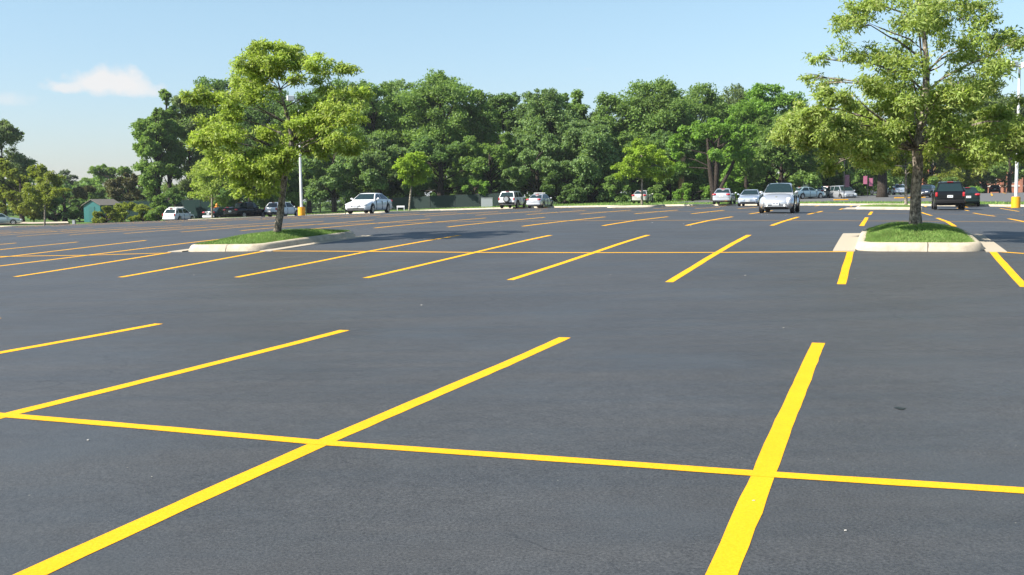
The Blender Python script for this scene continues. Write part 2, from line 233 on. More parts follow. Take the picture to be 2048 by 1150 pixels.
def g3(v): return (v, v, v)
def _asphalt(t, b):
    q = NB(t); p = q.pos()
    grain = q.noise(p, 62, 3, .8); mid = q.noise(p, 7, 5, .6); big = q.noise(p, .35, 4, .55)
    mp = q.n('Mapping', i_Vector=p, i_Rotation=(0, 0, -TH + .05), i_Scale=(.18, 1.6, 1)).outputs[0]
    strk = q.noise(mp, 1.3, 5, .6)
    c = q.ramp(grain, [(.30, (.023, .0236, .0242)), (.5, (.049, .0505, .0513)), (.68, (.075, .0765, .0765)), (.80, (.13, .13, .125))])
    c = q.mix(1, c, q.ramp(big, [(.3, g3(.86)), (.7, g3(1.12))]), 'MULTIPLY')
    c = q.mix(1, c, q.ramp(strk, [(.32, (.93, .94, .95)), (.68, (1.06, 1.05, 1.04))]), 'MULTIPLY')
    c = q.mix(1, c, q.ramp(mid, [(.3, g3(.90)), (.7, g3(1.10))]), 'MULTIPLY')
    wash = q.ramp(q.noise(p, .55, 5, .55), [(.50, g3(0)), (.68, g3(1))])
    c = q.mix(q.math('MULTIPLY', wash, .40), c, (.050, .060, .068))
    wp = q.n('VectorMath', operation='ADD', i_0=p)
    nv = q.n('TexNoise', i_Vector=p, i_Scale=1.6, i_Detail=5); sv = q.n('VectorMath', operation='SCALE', i_0=nv.outputs['Color']); sv.inputs['Scale'].default_value = .55
    t.links.new(sv.outputs[0], wp.inputs[1])
    ce = q.n('TexVoronoi', i_Vector=wp.outputs[0], i_Scale=.16, feature='DISTANCE_TO_EDGE')
    ck = q.math('MULTIPLY', q.math('LESS_THAN', ce.outputs['Distance'], .0016), q.ramp(q.noise(p, .4, 3), [(.46, g3(0)), (.56, g3(1))]))
    ck = q.math('MULTIPLY', ck, q.ramp(q.noise(p, 22, 3), [(.4, g3(.1)), (.6, g3(.5))]))
    c = q.mix(ck, c, (.016, .017, .019))
    vo = q.n('TexVoronoi', i_Vector=p, i_Scale=4.2, feature='F1')
    sp = q.math('LESS_THAN', vo.outputs['Distance'], .022)
    c = q.mix(q.math('MULTIPLY', sp, .5), c, (.35, .33, .28))
    q.col(b, c)
    rr = q.ramp(strk, [(.3, g3(.50)), (.7, g3(.66))]); t.links.new(rr, b.inputs['Roughness'])
    q.bump(b, grain, .55, .006)
ASPHALT = mat('asphalt', rough=.6, spec=.42, build=_asphalt)
def _yellow(t, b):
    q = NB(t); p = q.pos()
    c = q.ramp(q.noise(p, 60, 4, .7), [(.25, (.62, .295, .006)), (.5, (.77, .375, .008)), (.8, (.83, .42, .016))])
    wear = q.math('MULTIPLY', q.ramp(q.noise(p, 130, 3, .8), [(.60, g3(0)), (.70, g3(1))]), q.ramp(q.noise(p, 1.7, 4), [(.35, g3(.15)), (.65, g3(.75))]))
    c = q.mix(wear, c, (.20, .16, .035))
    c = q.mix(1, c, q.ramp(q.noise(p, 2.2, 4), [(.3, g3(.93)), (.7, g3(1.03))]), 'MULTIPLY')
    q.col(b, c); q.bump(b, q.noise(p, 80, 3), .4, .004)
YPAINT = mat('yellow_line_paint', rough=.75, spec=.15, build=_yellow)
def _conc(t, b):
    q = NB(t); p = q.pos()
    c = q.ramp(q.noise(p, 3.5, 6, .65), [(.28, (.33, .28, .21)), (.5, (.455, .395, .30)), (.75, (.54, .47, .355))])
    c = q.mix(1, c, q.ramp(q.noise(p, 55, 3, .7), [(.3, g3(.82)), (.7, g3(1.1))]), 'MULTIPLY')
    c = q.mix(q.ramp(q.noise(p, 1.1, 5), [(.62, g3(0)), (.75, g3(.35))]), c, (.20, .17, .14))
    q.col(b, c); q.bump(b, q.noise(p, 60, 4), .5, .006)
CONC = mat('kerb_concrete', rough=.85, spec=.25, build=_conc)
def _verge(t, b):
    q = NB(t); p = q.pos()
    c = q.ramp(q.noise(p, .25, 6, .65), [(.3, (.05, .10, .022)), (.5, (.09, .16, .034)), (.7, (.14, .19, .05))])
    c = q.mix(1, c, q.ramp(q.noise(p, 9, 4, .8), [(.3, g3(.6)), (.7, g3(1.3))]), 'MULTIPLY')
    q.col(b, c); q.bump(b, q.noise(p, 12, 4), 1, .08)
VERGE = mat('lawn', rough=.9, spec=.15, build=_verge)
def _grass(t, b):
    q = NB(t); p = q.pos()
    rnd = q.n('NewGeometry').outputs['Random Per Island']
    c = q.ramp(rnd, [(0, (.13, .25, .05)), (.55, (.21, .34, .08)), (.9, (.28, .39, .11)), (1, (.25, .24, .09))])
    c = q.mix(1, c, q.ramp(q.noise(p, 1.8, 4), [(.3, g3(.72)), (.7, g3(1.2))]), 'MULTIPLY')
    q.col(b, c)
    tr = q.n('BsdfTranslucent', i_Color=c); mx = q.n('MixShader'); mx.inputs[0].default_value = .3
    t.links.new(b.outputs[0], mx.inputs[1]); t.links.new(tr.outputs[0], mx.inputs[2])
    t.links.new(mx.outputs[0], t.nodes['Material Output'].inputs[0])
GRASS = mat('grass_blade', rough=.6, spec=.2, build=_grass)
PAN = mat('gutter_concrete', (.40, .345, .265), .88, spec=.2)
SOIL = mat('soil', (.10, .15, .04), .95, spec=.1)
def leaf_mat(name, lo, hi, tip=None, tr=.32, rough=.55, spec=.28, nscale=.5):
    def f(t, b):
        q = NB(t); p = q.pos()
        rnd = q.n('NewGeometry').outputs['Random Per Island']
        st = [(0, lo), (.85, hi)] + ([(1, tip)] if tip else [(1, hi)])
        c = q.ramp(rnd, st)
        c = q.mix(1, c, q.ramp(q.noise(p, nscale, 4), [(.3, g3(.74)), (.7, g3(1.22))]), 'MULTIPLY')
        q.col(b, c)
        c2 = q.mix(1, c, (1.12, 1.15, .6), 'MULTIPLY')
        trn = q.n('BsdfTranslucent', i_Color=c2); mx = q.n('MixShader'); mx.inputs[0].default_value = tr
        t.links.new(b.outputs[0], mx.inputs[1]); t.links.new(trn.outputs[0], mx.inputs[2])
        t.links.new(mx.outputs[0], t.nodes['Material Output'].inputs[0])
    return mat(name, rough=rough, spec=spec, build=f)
LEAF = dict(
    lime=leaf_mat('lime_leaf', (.245, .34, .06), (.405, .51, .115), (.53, .56, .23), .5, nscale=1.2),
    locust=leaf_mat('locust_leaf', (.23, .315, .075), (.375, .47, .135), (.51, .52, .24), .5, nscale=1.2),
    young=leaf_mat('young_leaf', (.23, .35, .035), (.36, .50, .075), None, .5, nscale=.8),
    mid=leaf_mat('mid_leaf', (0.127, 0.224, 0.058), (0.247, 0.362, 0.097), None, .48, nscale=.22),
    bright=leaf_mat('bright_leaf', (0.127, 0.249, 0.043), (0.247, 0.409, 0.073), None, .48, nscale=.22),
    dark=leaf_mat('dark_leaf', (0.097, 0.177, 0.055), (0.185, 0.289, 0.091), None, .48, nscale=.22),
    blue=leaf_mat('bluish_leaf', (0.127, 0.217, 0.079), (0.247, 0.354, 0.134), None, .48, nscale=.22),
    gray=leaf_mat('greyish_leaf', (0.115, 0.168, 0.070), (0.213, 0.281, 0.109), None, .48, nscale=.22),
    olive=leaf_mat('olive_leaf', (0.151, 0.200, 0.030), (0.283, 0.321, 0.055), None, .48, nscale=.22),
    pale=leaf_mat('pale_leaf', (.07, .11, .045), (.12, .16, .075), None, .25, nscale=.2),
    brown=leaf_mat('brownish_leaf', (0.086, 0.095, 0.030), (0.138, 0.129, 0.050), (0.172, 0.134, 0.060), .2, nscale=.25))
def bark(name, lo, hi):
    def f(t, b):
        q = NB(t); p = q.pos()
        mp = q.n('Mapping', i_Vector=p, i_Scale=(1, 1, .25)).outputs[0]
        n = q.noise(mp, 28, 5, .7)
        c = q.ramp(n, [(.32, lo), (.66, hi)])
        c = q.mix(1, c, q.ramp(q.noise(p, 11, 4, .7), [(.40, g3(.42)), (.52, g3(1)), (.62, g3(1.6))]), 'MULTIPLY'); q.col(b, c); q.bump(b, n, 1, .03)
    return mat(name, rough=.9, spec=.15, build=f)
BARK = bark('grey_brown_bark', (.075, .060, .046), (.36, .31, .25))
DBARK = bark('dark_bark', (.018, .014, .011), (.07, .056, .045))
TBARK = bark('tan_bark', (.18, .11, .06), (.55, .38, .24))
PBARK = bark('pale_bark', (.14, .12, .09), (.36, .31, .24))
# ---------------------------------------------------------------- setting: ground sheet, paving, kerb, painted lines
def sheet(name, us, vs, zfun, mt, vshift=None):
    UU, VV = np.meshgrid(us, vs)
    if vshift is not None: VV = VV + vshift(UU)
    z = zfun(UU.ravel(), VV.ravel())
    X = UU.ravel()*CT + VV.ravel()*ST; Y = -UU.ravel()*ST + VV.ravel()*CT
    nu, nv = len(us), len(vs)
    i, j = np.meshgrid(np.arange(nu-1), np.arange(nv-1)); a = (j*nu + i).ravel()
    idx = np.stack([a, a+1, a+nu+1, a+nu], 1).ravel()
    me = np_mesh(name, np.stack([X, Y, z], 1), 4, idx)
    o = link(name, me, mt, None, 180); o['kind'] = 'structure'
    return o
us = np.array([-1600, -900, -500, -300, -200] + list(np.arange(-150, 61, 3.)) + [80, 110, 160, 240, 400, 700, 1100, 1600], float)
ss = np.array([-900, -400, -250] + list(np.arange(-150, -2, 6.)) + [-1.2, -.30, .22, 1.2] + list(np.arange(3, 60, 4.)) + [70, 90, 120, 170, 250, 400, 700, 1200, 1800], float)
def ground_z(u, v):
    s = v - curb_v(u)
    return HF(u, v) + np.where(s < -.25, -.45, .115)
sheet('ground', us, ss, ground_z, VERGE, curb_v)
# paving: strips whose far edge follows the kerb
us2 = np.concatenate([np.arange(-150, -60, 3.), np.arange(-60, 24, 1.), np.arange(24, 91, 3.)])
def pav(u, v): return HF(u, v)
UU = us2
tt = np.concatenate([np.linspace(0, 1, 130)])
UUg, TT = np.meshgrid(us2, tt)
VVg = -14 + TT*(curb_v(UUg) - .06 + 14)
zz = HF(UUg.ravel(), VVg.ravel())
nu, nv = len(us2), len(tt)
i, j = np.meshgrid(np.arange(nu-1), np.arange(nv-1)); a = (j*nu + i).ravel()
me = np_mesh('parking_lot', np.stack([UUg.ravel()*CT + VVg.ravel()*ST, -UUg.ravel()*ST + VVg.ravel()*CT, zz], 1), 4, np.stack([a, a+1, a+nu+1, a+nu], 1).ravel())
tag(link('parking_lot', me, ASPHALT, None, 180), kind='structure')
# kerb along the far side and the footpath behind it
def ribbon_profile(name, path, prof, mt, zf=None):
    """sweep an (offset, height) profile along a lot-axes path; offset is towards larger v"""
    bm = bmesh.new(); rings = []
    for (u, v) in path:
        g = float(HF(u, v)[0])
        rings.append([bm.verts.new((u*CT + (v+o)*ST, -u*ST + (v+o)*CT, g + h)) for o, h in prof])
    for A, B in zip(rings, rings[1:]):
        for k in range(len(prof)-1): bm.faces.new((A[k], B[k], B[k+1], A[k+1]))
    return bm_obj(name, bm, mt, None, 30)
cp = [(u, float(curb_v(u))) for u in np.arange(-150, 90, 1.5)]
tag(ribbon_profile('kerb', cp, [(-.10, -.3), (-.08, .0), (-.03, .14), (0, .155), (.17, .155), (.19, .05)], CONC), kind='structure')
tag(ribbon_profile('footpath', [q for q in cp if q[0] > -34], [(.19, .0), (.19, .142), (1.5, .150), (1.52, .05)], CONC), kind='structure')
# street and second lot beyond the kerb on the right
vs3 = np.linspace(0, 1, 40)
UU3, TT3 = np.meshgrid(np.arange(-22, 91, 2.), vs3)
VV3 = curb_v(UU3) + 14 + TT3*150
s = np.stack([UU3.ravel()*CT + VV3.ravel()*ST, -UU3.ravel()*ST + VV3.ravel()*CT, HF(UU3.ravel(), VV3.ravel()) + .14], 1)
nu, nv = UU3.shape[1], UU3.shape[0]
i, j = np.meshgrid(np.arange(nu-1), np.arange(nv-1)); a = (j*nu + i).ravel()
ASPH2 = mat('worn_asphalt', (.11, .11, .108), .85, spec=.3)
tag(link('far_street', np_mesh('far_street', s, 4, np.stack([a, a+1, a+nu+1, a+nu], 1).ravel()), ASPH2), kind='structure')
# the turf between kerb and street and the light concrete on the far left come with their own sheets
rngL = random.Random(5)
def stripe(name, pts, w, dz=.004, step=.3):
    """painted stripe of width w along a polyline given in lot axes"""
    P = [np.array(q, float) for q in pts]; line = []
    for A, B in zip(P, P[1:]):
        n = max(2, int(np.linalg.norm(B-A)/step))
        for k in range(n): line.append(A + (B-A)*k/n)
    line.append(P[-1])
    ve, ph = [], rngL.random()*9
    for k, q in enumerate(line):
        t = line[min(k+1, len(line)-1)] - line[max(k-1, 0)]; t = t/np.linalg.norm(t); nrm = np.array([-t[1], t[0]])
        wob = .006*math.sin(k*step*.55 + ph) + .002*math.sin(k*step*1.9 + 2*ph)
        for sgn in (-1, 1):
            p = q + nrm*(sgn*(w/2 + rngL.uniform(-.004, .004)) + wob)
            ve.append((p[0]*CT + p[1]*ST, -p[0]*ST + p[1]*CT, float(HF(p[0], p[1])[0]) + dz))
    idx = []
    for k in range(len(line)-1): idx += [2*k, 2*k+1, 2*k+3, 2*k+2]
    return tag(link(name, np_mesh(name, ve, 4, idx), YPAINT), kind='structure')
for r, k, q in LN: stripe('parking_line', q, .135 if r < 2 else .14, dz=.002 if r < 2 else .004, step=.25 if r == 0 else .6)
for q in CR: stripe('parking_line', q, .125, dz=.0032 if q[0][1] < 30 else .0065, step=.3 if q[0][1] < 10 else .8)
for k in range(-24, 7):
    u = U0 + k*SW
    if k in (-14, -13, -1, 0, 1): continue
    stripe('parking_line', [(u, ROWS[4]-SL), (u, min(ROWS[4]+SL, curb_v(u)-7))], .14, step=1)
for k in (-1, 1): stripe('parking_line', [(U0 + k*SW + (.8 if k < 0 else 0), ROWS[4]-SL-.3), (U0 + k*SW + (.8 if k < 0 else 0), ROWS[4]-.6)], .14, step=1)
stripe('parking_line', [(-64, ROWS[4]), (-3.3, ROWS[4])], .12, dz=.011, step=1)
for k in range(-26, 9):
    u = U0 + k*SW + .9; vc = float(curb_v(u))
    stripe('parking_line', [(u, vc-5.4), (u, vc-.3)], .14, step=1)
# yellow kerb paint and lines on the far street
for (px, d, ln, rz) in ((1682, 112, 1.5, 0), (1820, 118, 3.4, 0)):
    bm = bmesh.new(); box(bm, (0, 0, .03), (ln, .18, .16), 0, .02)
    o = bm_obj('yellow_kerb', bm, YPAINT); o.location = at(px, d); o['kind'] = 'structure'
def street_line(px0, d0, px1, d1, w=.18):
    A, B = at(px0, d0), at(px1, d1); t = (B-A).normalized(); nn = Vector((-t.y, t.x, 0)).normalized()*w/2
    bm = bmesh.new(); up = Vector((0, 0, .06))
    bm.faces.new([bm.verts.new(q + up) for q in (A-nn, A+nn, B+nn, B-nn)])
    tag(bm_obj('street_line', bm, YPAINT), kind='structure')
for q in ((1945, 150, 1950, 128), (1982, 155, 1984, 122), (2005, 160, 2012, 140), (1985, 142, 2006, 141)): street_line(*q)
# pebbles and scraps scattered on the paving
PEB = mat('pebble', (.42, .40, .36), .8)
rg = np.random.default_rng(4); ve, idx = [], []
bmp = bmesh.new()
for k in range(26):
    v = 4 + 36*rg.random()**1.3; u = rg.uniform(-.75*v - 2, .35*v + .5) + 0
    r = rg.uniform(.003, .009) * (1 + v/25)
    p = uv2w(u, v, .004)
    bmesh.ops.create_icosphere(bmp, subdivisions=1, radius=r, matrix=Matrix.Translation(p) @ Matrix.Rotation(rg.uniform(0, 6), 4, 'Z') @ Matrix.Diagonal((1.4, 1, .35, 1)))
for (px, py_v) in (): pass
tag(bm_obj('pebbles', bmp, PEB), 'pale pebbles and scraps scattered on the asphalt', 'pebbles', kind='stuff')
# dark oil spot on the right of the foreground
def oil():
    bm = bmesh.new(); q = ray(1800, 818); t = 1.0
    u, v = 1.02, 8.2
    for kk in range(60):
        x, y = q.x*t*5, q.y*t*5; break
    best = None
    for d in np.arange(5, 14, .02):
        x, y = q.x*d, d; uu, vv = w2uv(x, y)
        if EYE + q.z*d < float(HF(uu, vv)[0]): best = (uu, vv); break
    c = [bm.verts.new(uv2w(best[0] + math.cos(a)*(.035 + .012*math.sin(3*a)), best[1] + math.sin(a)*(.05 + .02*math.cos(2*a+1)), .004)) for a in np.linspace(0, 6.28, 25)[:-1]]
    bm.faces.new(c)
    return tag(bm_obj('oil_stain', bm, mat('oil', (.012, .013, .016), .35)), kind='structure')
oil()

# ---------------------------------------------------------------- kerbed islands
def rounded(u0, u1, v0, v1, rad=(.5, .5, .5, .5), seg=7):
    pts = []
    for (cu, cv, a0, r) in ((u1, v0, -90, rad[1]), (u1, v1, 0, rad[2]), (u0, v1, 90, rad[3]), (u0, v0, 180, rad[0])):
        su = -1 if cu == u1 else 1; sv = 1 if cv == v0 else -1
        ox, oy = cu + su*r, cv + sv*r
        for k in range(seg+1):
            an = R(a0 + 90*k/seg); pts.append((ox + r*math.cos(an), oy + r*math.sin(an)))
    out = []                                    # even spacing along straight sides
    for A, B in zip(pts, pts[1:] + pts[:1]):
        L = math.dist(A, B); n = max(1, int(L/.35))
        out += [(A[0] + (B[0]-A[0])*k/n, A[1] + (B[1]-A[1])*k/n) for k in range(n)]
    return out
def inset(pts, o):
    n = len(pts); res = []
    for i in range(n):
        ax, ay = pts[i-1]; bx, by = pts[(i+1) % n]
        tx, ty = bx-ax, by-ay; L = math.hypot(tx, ty) or 1
        res.append((pts[i][0] - ty/L*o, pts[i][1] + tx/L*o))
    return res
def island(label, pts, mound=.14, blades=0, gutter=None, joints=(), seed=1, top='grass', h=.17):
    cu = sum(p[0] for p in pts)/len(pts); cv = sum(p[1] for p in pts)/len(pts)
    base = uv2w(cu, cv); base.z = float(HF(cu, cv)[0])
    root = empty('traffic_island', base, 0, label, 'traffic island', 'kerbed planting islands in the parking lot')
    def pt(u, v, z): return Vector((u*CT + v*ST, -u*ST + v*CT, float(HF(u, v)[0]) + z)) - base
    bm = bmesh.new(); rings = []
    for o, z in ((-.01, -.12), (0, .0), (.028, h*.42), (.052, h*.70), (.08, h*.89), (.115, h*.985), (.15, h+.002), (.205, h+.004), (.225, h-.03), (.228, h-.10)):
        rings.append([bm.verts.new(pt(u, v, z)) for u, v in inset(pts, o)])
    n = len(pts)
    for A, B in zip(rings, rings[1:]):
        for k in range(n): bm.faces.new((A[k], A[(k+1) % n], B[(k+1) % n], B[k]))
    bm_obj('kerb', bm, CONC, root, 50)
    inn = inset(pts, .215); bm = bmesh.new(); rings = []
    S = 9
    for k in range(S):
        f = 1 - k/S
        rings.append([bm.verts.new(pt(cu + (u-cu)*f, cv + (v-cv)*f, h-.03 + mound*(1-f*f))) for u, v in inn])
    for A, B in zip(rings, rings[1:]):
        for k in range(n): bm.faces.new((A[k], A[(k+1) % n], B[(k+1) % n], B[k]))
    bm.faces.new(rings[-1])
    bm_obj('soil' if blades else 'lawn', bm, SOIL if blades else VERGE, root, 60)
    if blades:
        g = np.random.default_rng(seed)
        a = g.integers(0, n, blades); b = (a+1) % n; t = g.random(blades); f = np.sqrt(g.random(blades))*1.01
        I = np.array(inn); e = I[a] + (I[b]-I[a])*t[:, None]
        u = cu + (e[:, 0]-cu)*f; v = cv + (e[:, 1]-cv)*f
        z = HF(u, v) + h-.035 + mound*(1-np.minimum(f, 1)**2)
        hgt = g.uniform(.03, .075, blades)*(1 + .35*np.sin(u*3.1+1)*np.cos(v*2.3)); an = g.uniform(0, 6.283, blades); lean = g.normal(0, .035, (blades, 2)); w = g.uniform(.004, .009, blades)
        X = u*CT + v*ST - base.x; Y = -u*ST + v*CT - base.y; Z = z - base.z
        P0 = np.stack([X - np.cos(an)*w, Y - np.sin(an)*w, Z], 1); P1 = np.stack([X + np.cos(an)*w, Y + np.sin(an)*w, Z], 1)
        P2 = np.stack([X + lean[:, 0], Y + lean[:, 1], Z + hgt], 1)
        me = np_mesh('grass', np.stack([P0, P1, P2], 1).reshape(-1, 3), 3, np.arange(blades*3))
        o = link('grass', me, GRASS, root); o['kind'] = 'stuff'
    if gutter:
        for (a0, b0) in gutter:                 # (inner edge, outer edge) as u pairs, flush concrete pan beside the kerb
            bm = bmesh.new(); G = []
            v0, v1 = min(p[1] for p in pts)-.03, max(p[1] for p in pts)
            for k in range(9):
                v = v0 + (v1-v0)*k/8
                G.append((bm.verts.new(pt(a0, v, .022)), bm.verts.new(pt(b0, v, .014)), bm.verts.new(pt(b0 + (.02 if b0 > a0 else -.02), v, -.03))))
            for A, B in zip(G, G[1:]):
                for k in range(2): bm.faces.new((A[k], B[k], B[k+1], A[k+1]))
            # end faces down to the paving
            bm.faces.new((G[0][0], G[0][1], bm.verts.new(pt(b0, v0, -.03)), bm.verts.new(pt(a0, v0, -.03))))
            bm_obj('gutter_pan', bm, PAN, root)
    for (ju, jv) in joints:
        bm = bmesh.new()
        pr = [(-.004, -.02), (-.004, .0), (.04, h-.03), (.071, h-.001), (.108, h+.005), (.21, h+.005)]
        A = [bm.verts.new(pt(ju-.006, jv+o, z)) for o, z in pr]; B = [bm.verts.new(pt(ju+.006, jv+o, z)) for o, z in pr]
        for k in range(len(pr)-1): bm.faces.new((A[k], B[k], B[k+1], A[k+1]))
        bm_obj('expansion_joint', bm, DARK, root)
    return root
DARK = mat('dark_joint', (.03, .026, .022), .9)
island('kerbed grass island at right under the large spreading tree', rounded(-.58, 1.98, 23.42, 29.3, (.55, .55, .9, .9)), .24, 42000, [(-.55, -1.0), (1.95, 2.34)], [(.86, 23.42)], 3)
island('kerbed grass island at left holding the lime green tree', rounded(-17.35, -14.93, 23.5, 29.2, (.45, .55, .7, .7)), .17, 34000, [(-17.3, -17.75), (-14.96, -14.62)], [(-16.0, 23.5)], 4)
VB = -.2
island('far kerbed island at right beside the dark sport utility vehicle', rounded(-1.75, 2.35, 71.6, 80.5, (.4, .4, 1, 1)), .12, 6000, [(-1.7, -2.5)], (), 5)
island('far kerbed island around the young tree in front of the beige car', rounded(-23.9, -19.4, 94.5, 100.6, (.8, .8, .8, .8)), .10, 0, None, (), 6)
island('far kerbed island behind the white sedan with a thin young tree', rounded(-41.0, -37.2, 76.5, 88.5, (.8, .8, .8, .8)), .10, 0, None, (), 7)
island('sunlit kerbed island in front of the dark pickup at far left', rounded(-66, -61, 90, 97, (.8, .8, .8, .8)), .08, 0, None, (), 8)
island('kerbed island with small tree near the left edge', rounded(-96, -89, 91, 101, (.8, .8, .8, .8)), .10, 0, None, (), 9)
bm = bmesh.new()
q0 = [(-126, 94.2), (-96, 101.0), (-92, 103.2), (-100, 112), (-130, 108)]
CU = [bm.verts.new(uv2w(u, v, 0) + Vector((0, 0, .30 - (.13 if v > curb_v(u)+.2 else 0)))) for u, v in q0]
bm.faces.new(CU)
tag(bm_obj('concrete_pad', bm, CONC), kind='structure')

# ---------------------------------------------------------------- trees
def leaf_quads(centers, radii, counts, ln, wd, rng, droop=.3, shell=.55, squash=.75, outward=.8):
    """leaf-sized rhombi spread through and over the clumps"""
    C = np.repeat(centers, counts, 0); RR = np.repeat(radii, counts)
    n = len(C)
    d = rng.normal(size=(n, 3)); d /= np.linalg.norm(d, axis=1, keepdims=True)
    d[:, 2] = np.where((d[:, 2] < -.35) & (rng.random(n) < .7), -d[:, 2], d[:, 2])
    r = RR*(shell + (1-shell)*rng.random(n))*np.where(rng.random(n) < .12, rng.uniform(1, 1.3, n), 1)
    P = C + d*r[:, None]*np.array([1, 1, squash])
    ax = d*.7 + rng.normal(size=(n, 3))*.55; ax[:, 2] -= droop; ax /= np.linalg.norm(ax, axis=1, keepdims=True)
    nr = d*outward + rng.normal(size=(n, 3))*.55 + np.array([0, 0, .55])
    sd = np.cross(nr, ax); sd /= np.linalg.norm(sd, axis=1, keepdims=True)+1e-9
    L = ln*rng.uniform(.65, 1.3, n)[:, None]; Wd = wd*rng.uniform(.7, 1.25, n)[:, None]
    nn = np.cross(ax, sd)
    bend = nn*L*.12
    V = np.stack([P - ax*L*.5 - bend, P + sd*Wd*.5 , P + ax*L*.5 - bend, P - sd*Wd*.5], 1).reshape(-1, 3)
    return V
def crown(name, V, mt, parent):
    me = np_mesh(name, V, 4, np.arange(len(V)))
    return link(name, me, mt, parent)
def limb_pts(a, b, sag, rng, n=5):
    out = []
    for k in range(n+1):
        t = k/n; p = a.lerp(b, t) + Vector((0, 0, sag*math.sin(math.pi*t)))
        if 0 < k < n: p += Vector((rng.uniform(-1, 1), rng.uniform(-1, 1), rng.uniform(-1, 1)))*(b-a).length*.035
        out.append(p)
    return out
def near_tree(name, label, base, lowest, clumps, d, leafmat, n_leaf, ln, wd, seed, fork, dens=None, depth=1.0):
    """a tree whose limbs end in leaf clumps; clumps are (photo x, photo y, radius px) at distance d and get a depth of their own"""
    rng = random.Random(seed); g = np.random.default_rng(seed)
    root = empty(name, base, 0, label, 'tree')
    s = d/FPX; C, Rd = [], []
    for i, (x, y, r, *dz_) in enumerate(clumps):
        half = depth
        dep = dz_[0]*half if dz_ else rng.uniform(-1, 1)*half
        q = ray(x, y)*(d) ; C.append(Vector((q.x, d + dep, q.z + EYE)) - base); Rd.append(r*s)
    bm = bmesh.new()
    tube(bm, [p - base for p, r in fork], [r for p, r in fork], 12, .05, rng)
    # root flare
    tips = [p - base for p, r in fork]; rads = [r for p, r in fork]
    for c, r in zip(C, Rd):
        # leave the trunk below the clump
        best = min(range(lowest, len(tips)), key=lambda i: abs(tips[i].z - (c.z - .30*math.hypot(c.x-tips[i].x, c.y-tips[i].y) - .05)))
        a = tips[best]; rr = rads[best]
        pts = limb_pts(a, c, .10*(c-a).length, rng)
        r0 = min(rr*.42, .010 + .0095*(c-a).length)
        tube(bm, pts, [r0*(1-.8*k/5) for k in range(6)], 6)
        for k in range(4):                      # twigs inside the clump
            e = c + Vector((rng.uniform(-1, 1), rng.uniform(-1, 1), rng.uniform(-.4, .8)))*r*.85
            tube(bm, limb_pts(pts[4], e, .03, rng, 3), [.009, .007, .005, .003], 4)
    bm_obj('trunk', bm, BARK, root, 180)
    # split every clump into sprays
    cc, rr, nn = [], [], []
    for i, (c, r) in enumerate(zip(C, Rd)):
        k = 10
        dn = dens(clumps[i]) if dens else 1
        for _ in range(k):
            o = Vector((rng.gauss(0, 1), rng.gauss(0, 1), rng.gauss(0, .55))).normalized()*r*rng.uniform(.3, 1.35)
            o.z *= .85
            cc.append(c + o); rr.append(r*rng.uniform(.48, .85)); nn.append(dn*r*r)
        cc.append(c); rr.append(r*.6); nn.append(dn*r*r*.7)
    nn = np.array(nn); nn = np.maximum(6, (nn/nn.sum()*n_leaf)).astype(int)
    V = leaf_quads(np.array([list(q) for q in cc]), np.array(rr), nn, ln, wd, g, droop=.5, shell=.15, squash=.75, outward=.5)
    crown('crown', V, LEAF[leafmat], root)
    return root
# the lime green tree on the left island
b = uv2w(-16.1, 26.3); b.z = float(HF(-16.1, 26.3)[0]) + .27
dL = b.y
def pp(x, y, d): q = ray(x, y); return Vector((q.x*d, d, q.z*d + EYE))
_fp = ray
def ray_scaled(x, y): return ray(x, y)
def near_clumps(d): return None
LC = [(560, 105, 28), (520, 115, 30), (482, 138, 28), (590, 130, 26), (545, 150, 30), (502, 165, 28), (640, 145, 26), (682, 140, 24), (655, 180, 30), (700, 185, 26),
      (410, 205, 24), (445, 205, 27), (485, 222, 25), (402, 250, 24), (440, 268, 30), (482, 272, 30), (520, 262, 30), (560, 242, 28), (600, 232, 30), (640, 218, 30), (690, 222, 30),
      (714, 250, 24), (650, 262, 30), (692, 282, 26), (420, 290, 24), (460, 312, 28), (500, 322, 28), (540, 312, 28), (490, 356, 25), (520, 372, 24), (548, 346, 23), (600, 272, 26),
      (718, 282, 16), (625, 300, 18), (455, 240, 24), (545, 372, 16, -.5), (575, 300, 22, -.7), (530, 195, 24), (510, 340, 24, -.6), (535, 358, 22, -.8), (472, 342, 22, -.5), (556, 330, 22, -.9), (500, 380, 20, -.5), (532, 390, 16, -.6), (590, 315, 20, -.6), (655, 300, 22, -.4), (700, 305, 20, -.2), (580, 335, 16, -.5), (548, 366, 20, -.9), (566, 348, 18, -.9), (560, 385, 12, -.8), (640, 245, 26, -.6), (568, 150, 20), (470, 152, 24), (458, 168, 20), (590, 106, 18), (530, 100, 20), (560, 130, 26), (515, 140, 26), (610, 255, 24, -.7), (670, 240, 24, -.5), (445, 335, 20, -.2)]
pb = b - Vector((0, 0, .06))
tb = pp(555, 468, dL)
fork = [(Vector((tb.x, dL, b.z - .1)), .145), (Vector((tb.x, dL, b.z + .12)), .115)] + [(pp(x, y, dL + e), r) for x, y, r, e in
        ((560, 430, .10, 0), (565, 390, .092, 0), (570, 350, .086, .02), (576, 318, .08, .05), (584, 285, .075, .1), (580, 250, .06, .1), (570, 215, .048, .05), (560, 180, .036, 0), (552, 145, .022, 0), (553, 115, .012, 0))]
base = Vector((tb.x, dL, b.z))
def scale_cl(cl, d): return [(x, y, r) for x, y, r in cl]
near_tree('island_tree', 'lime green spreading tree growing on the left kerbed grass island', base, 5, LC, dL, 'lime', 58000, .115, .042, 11, fork, depth=1.5)
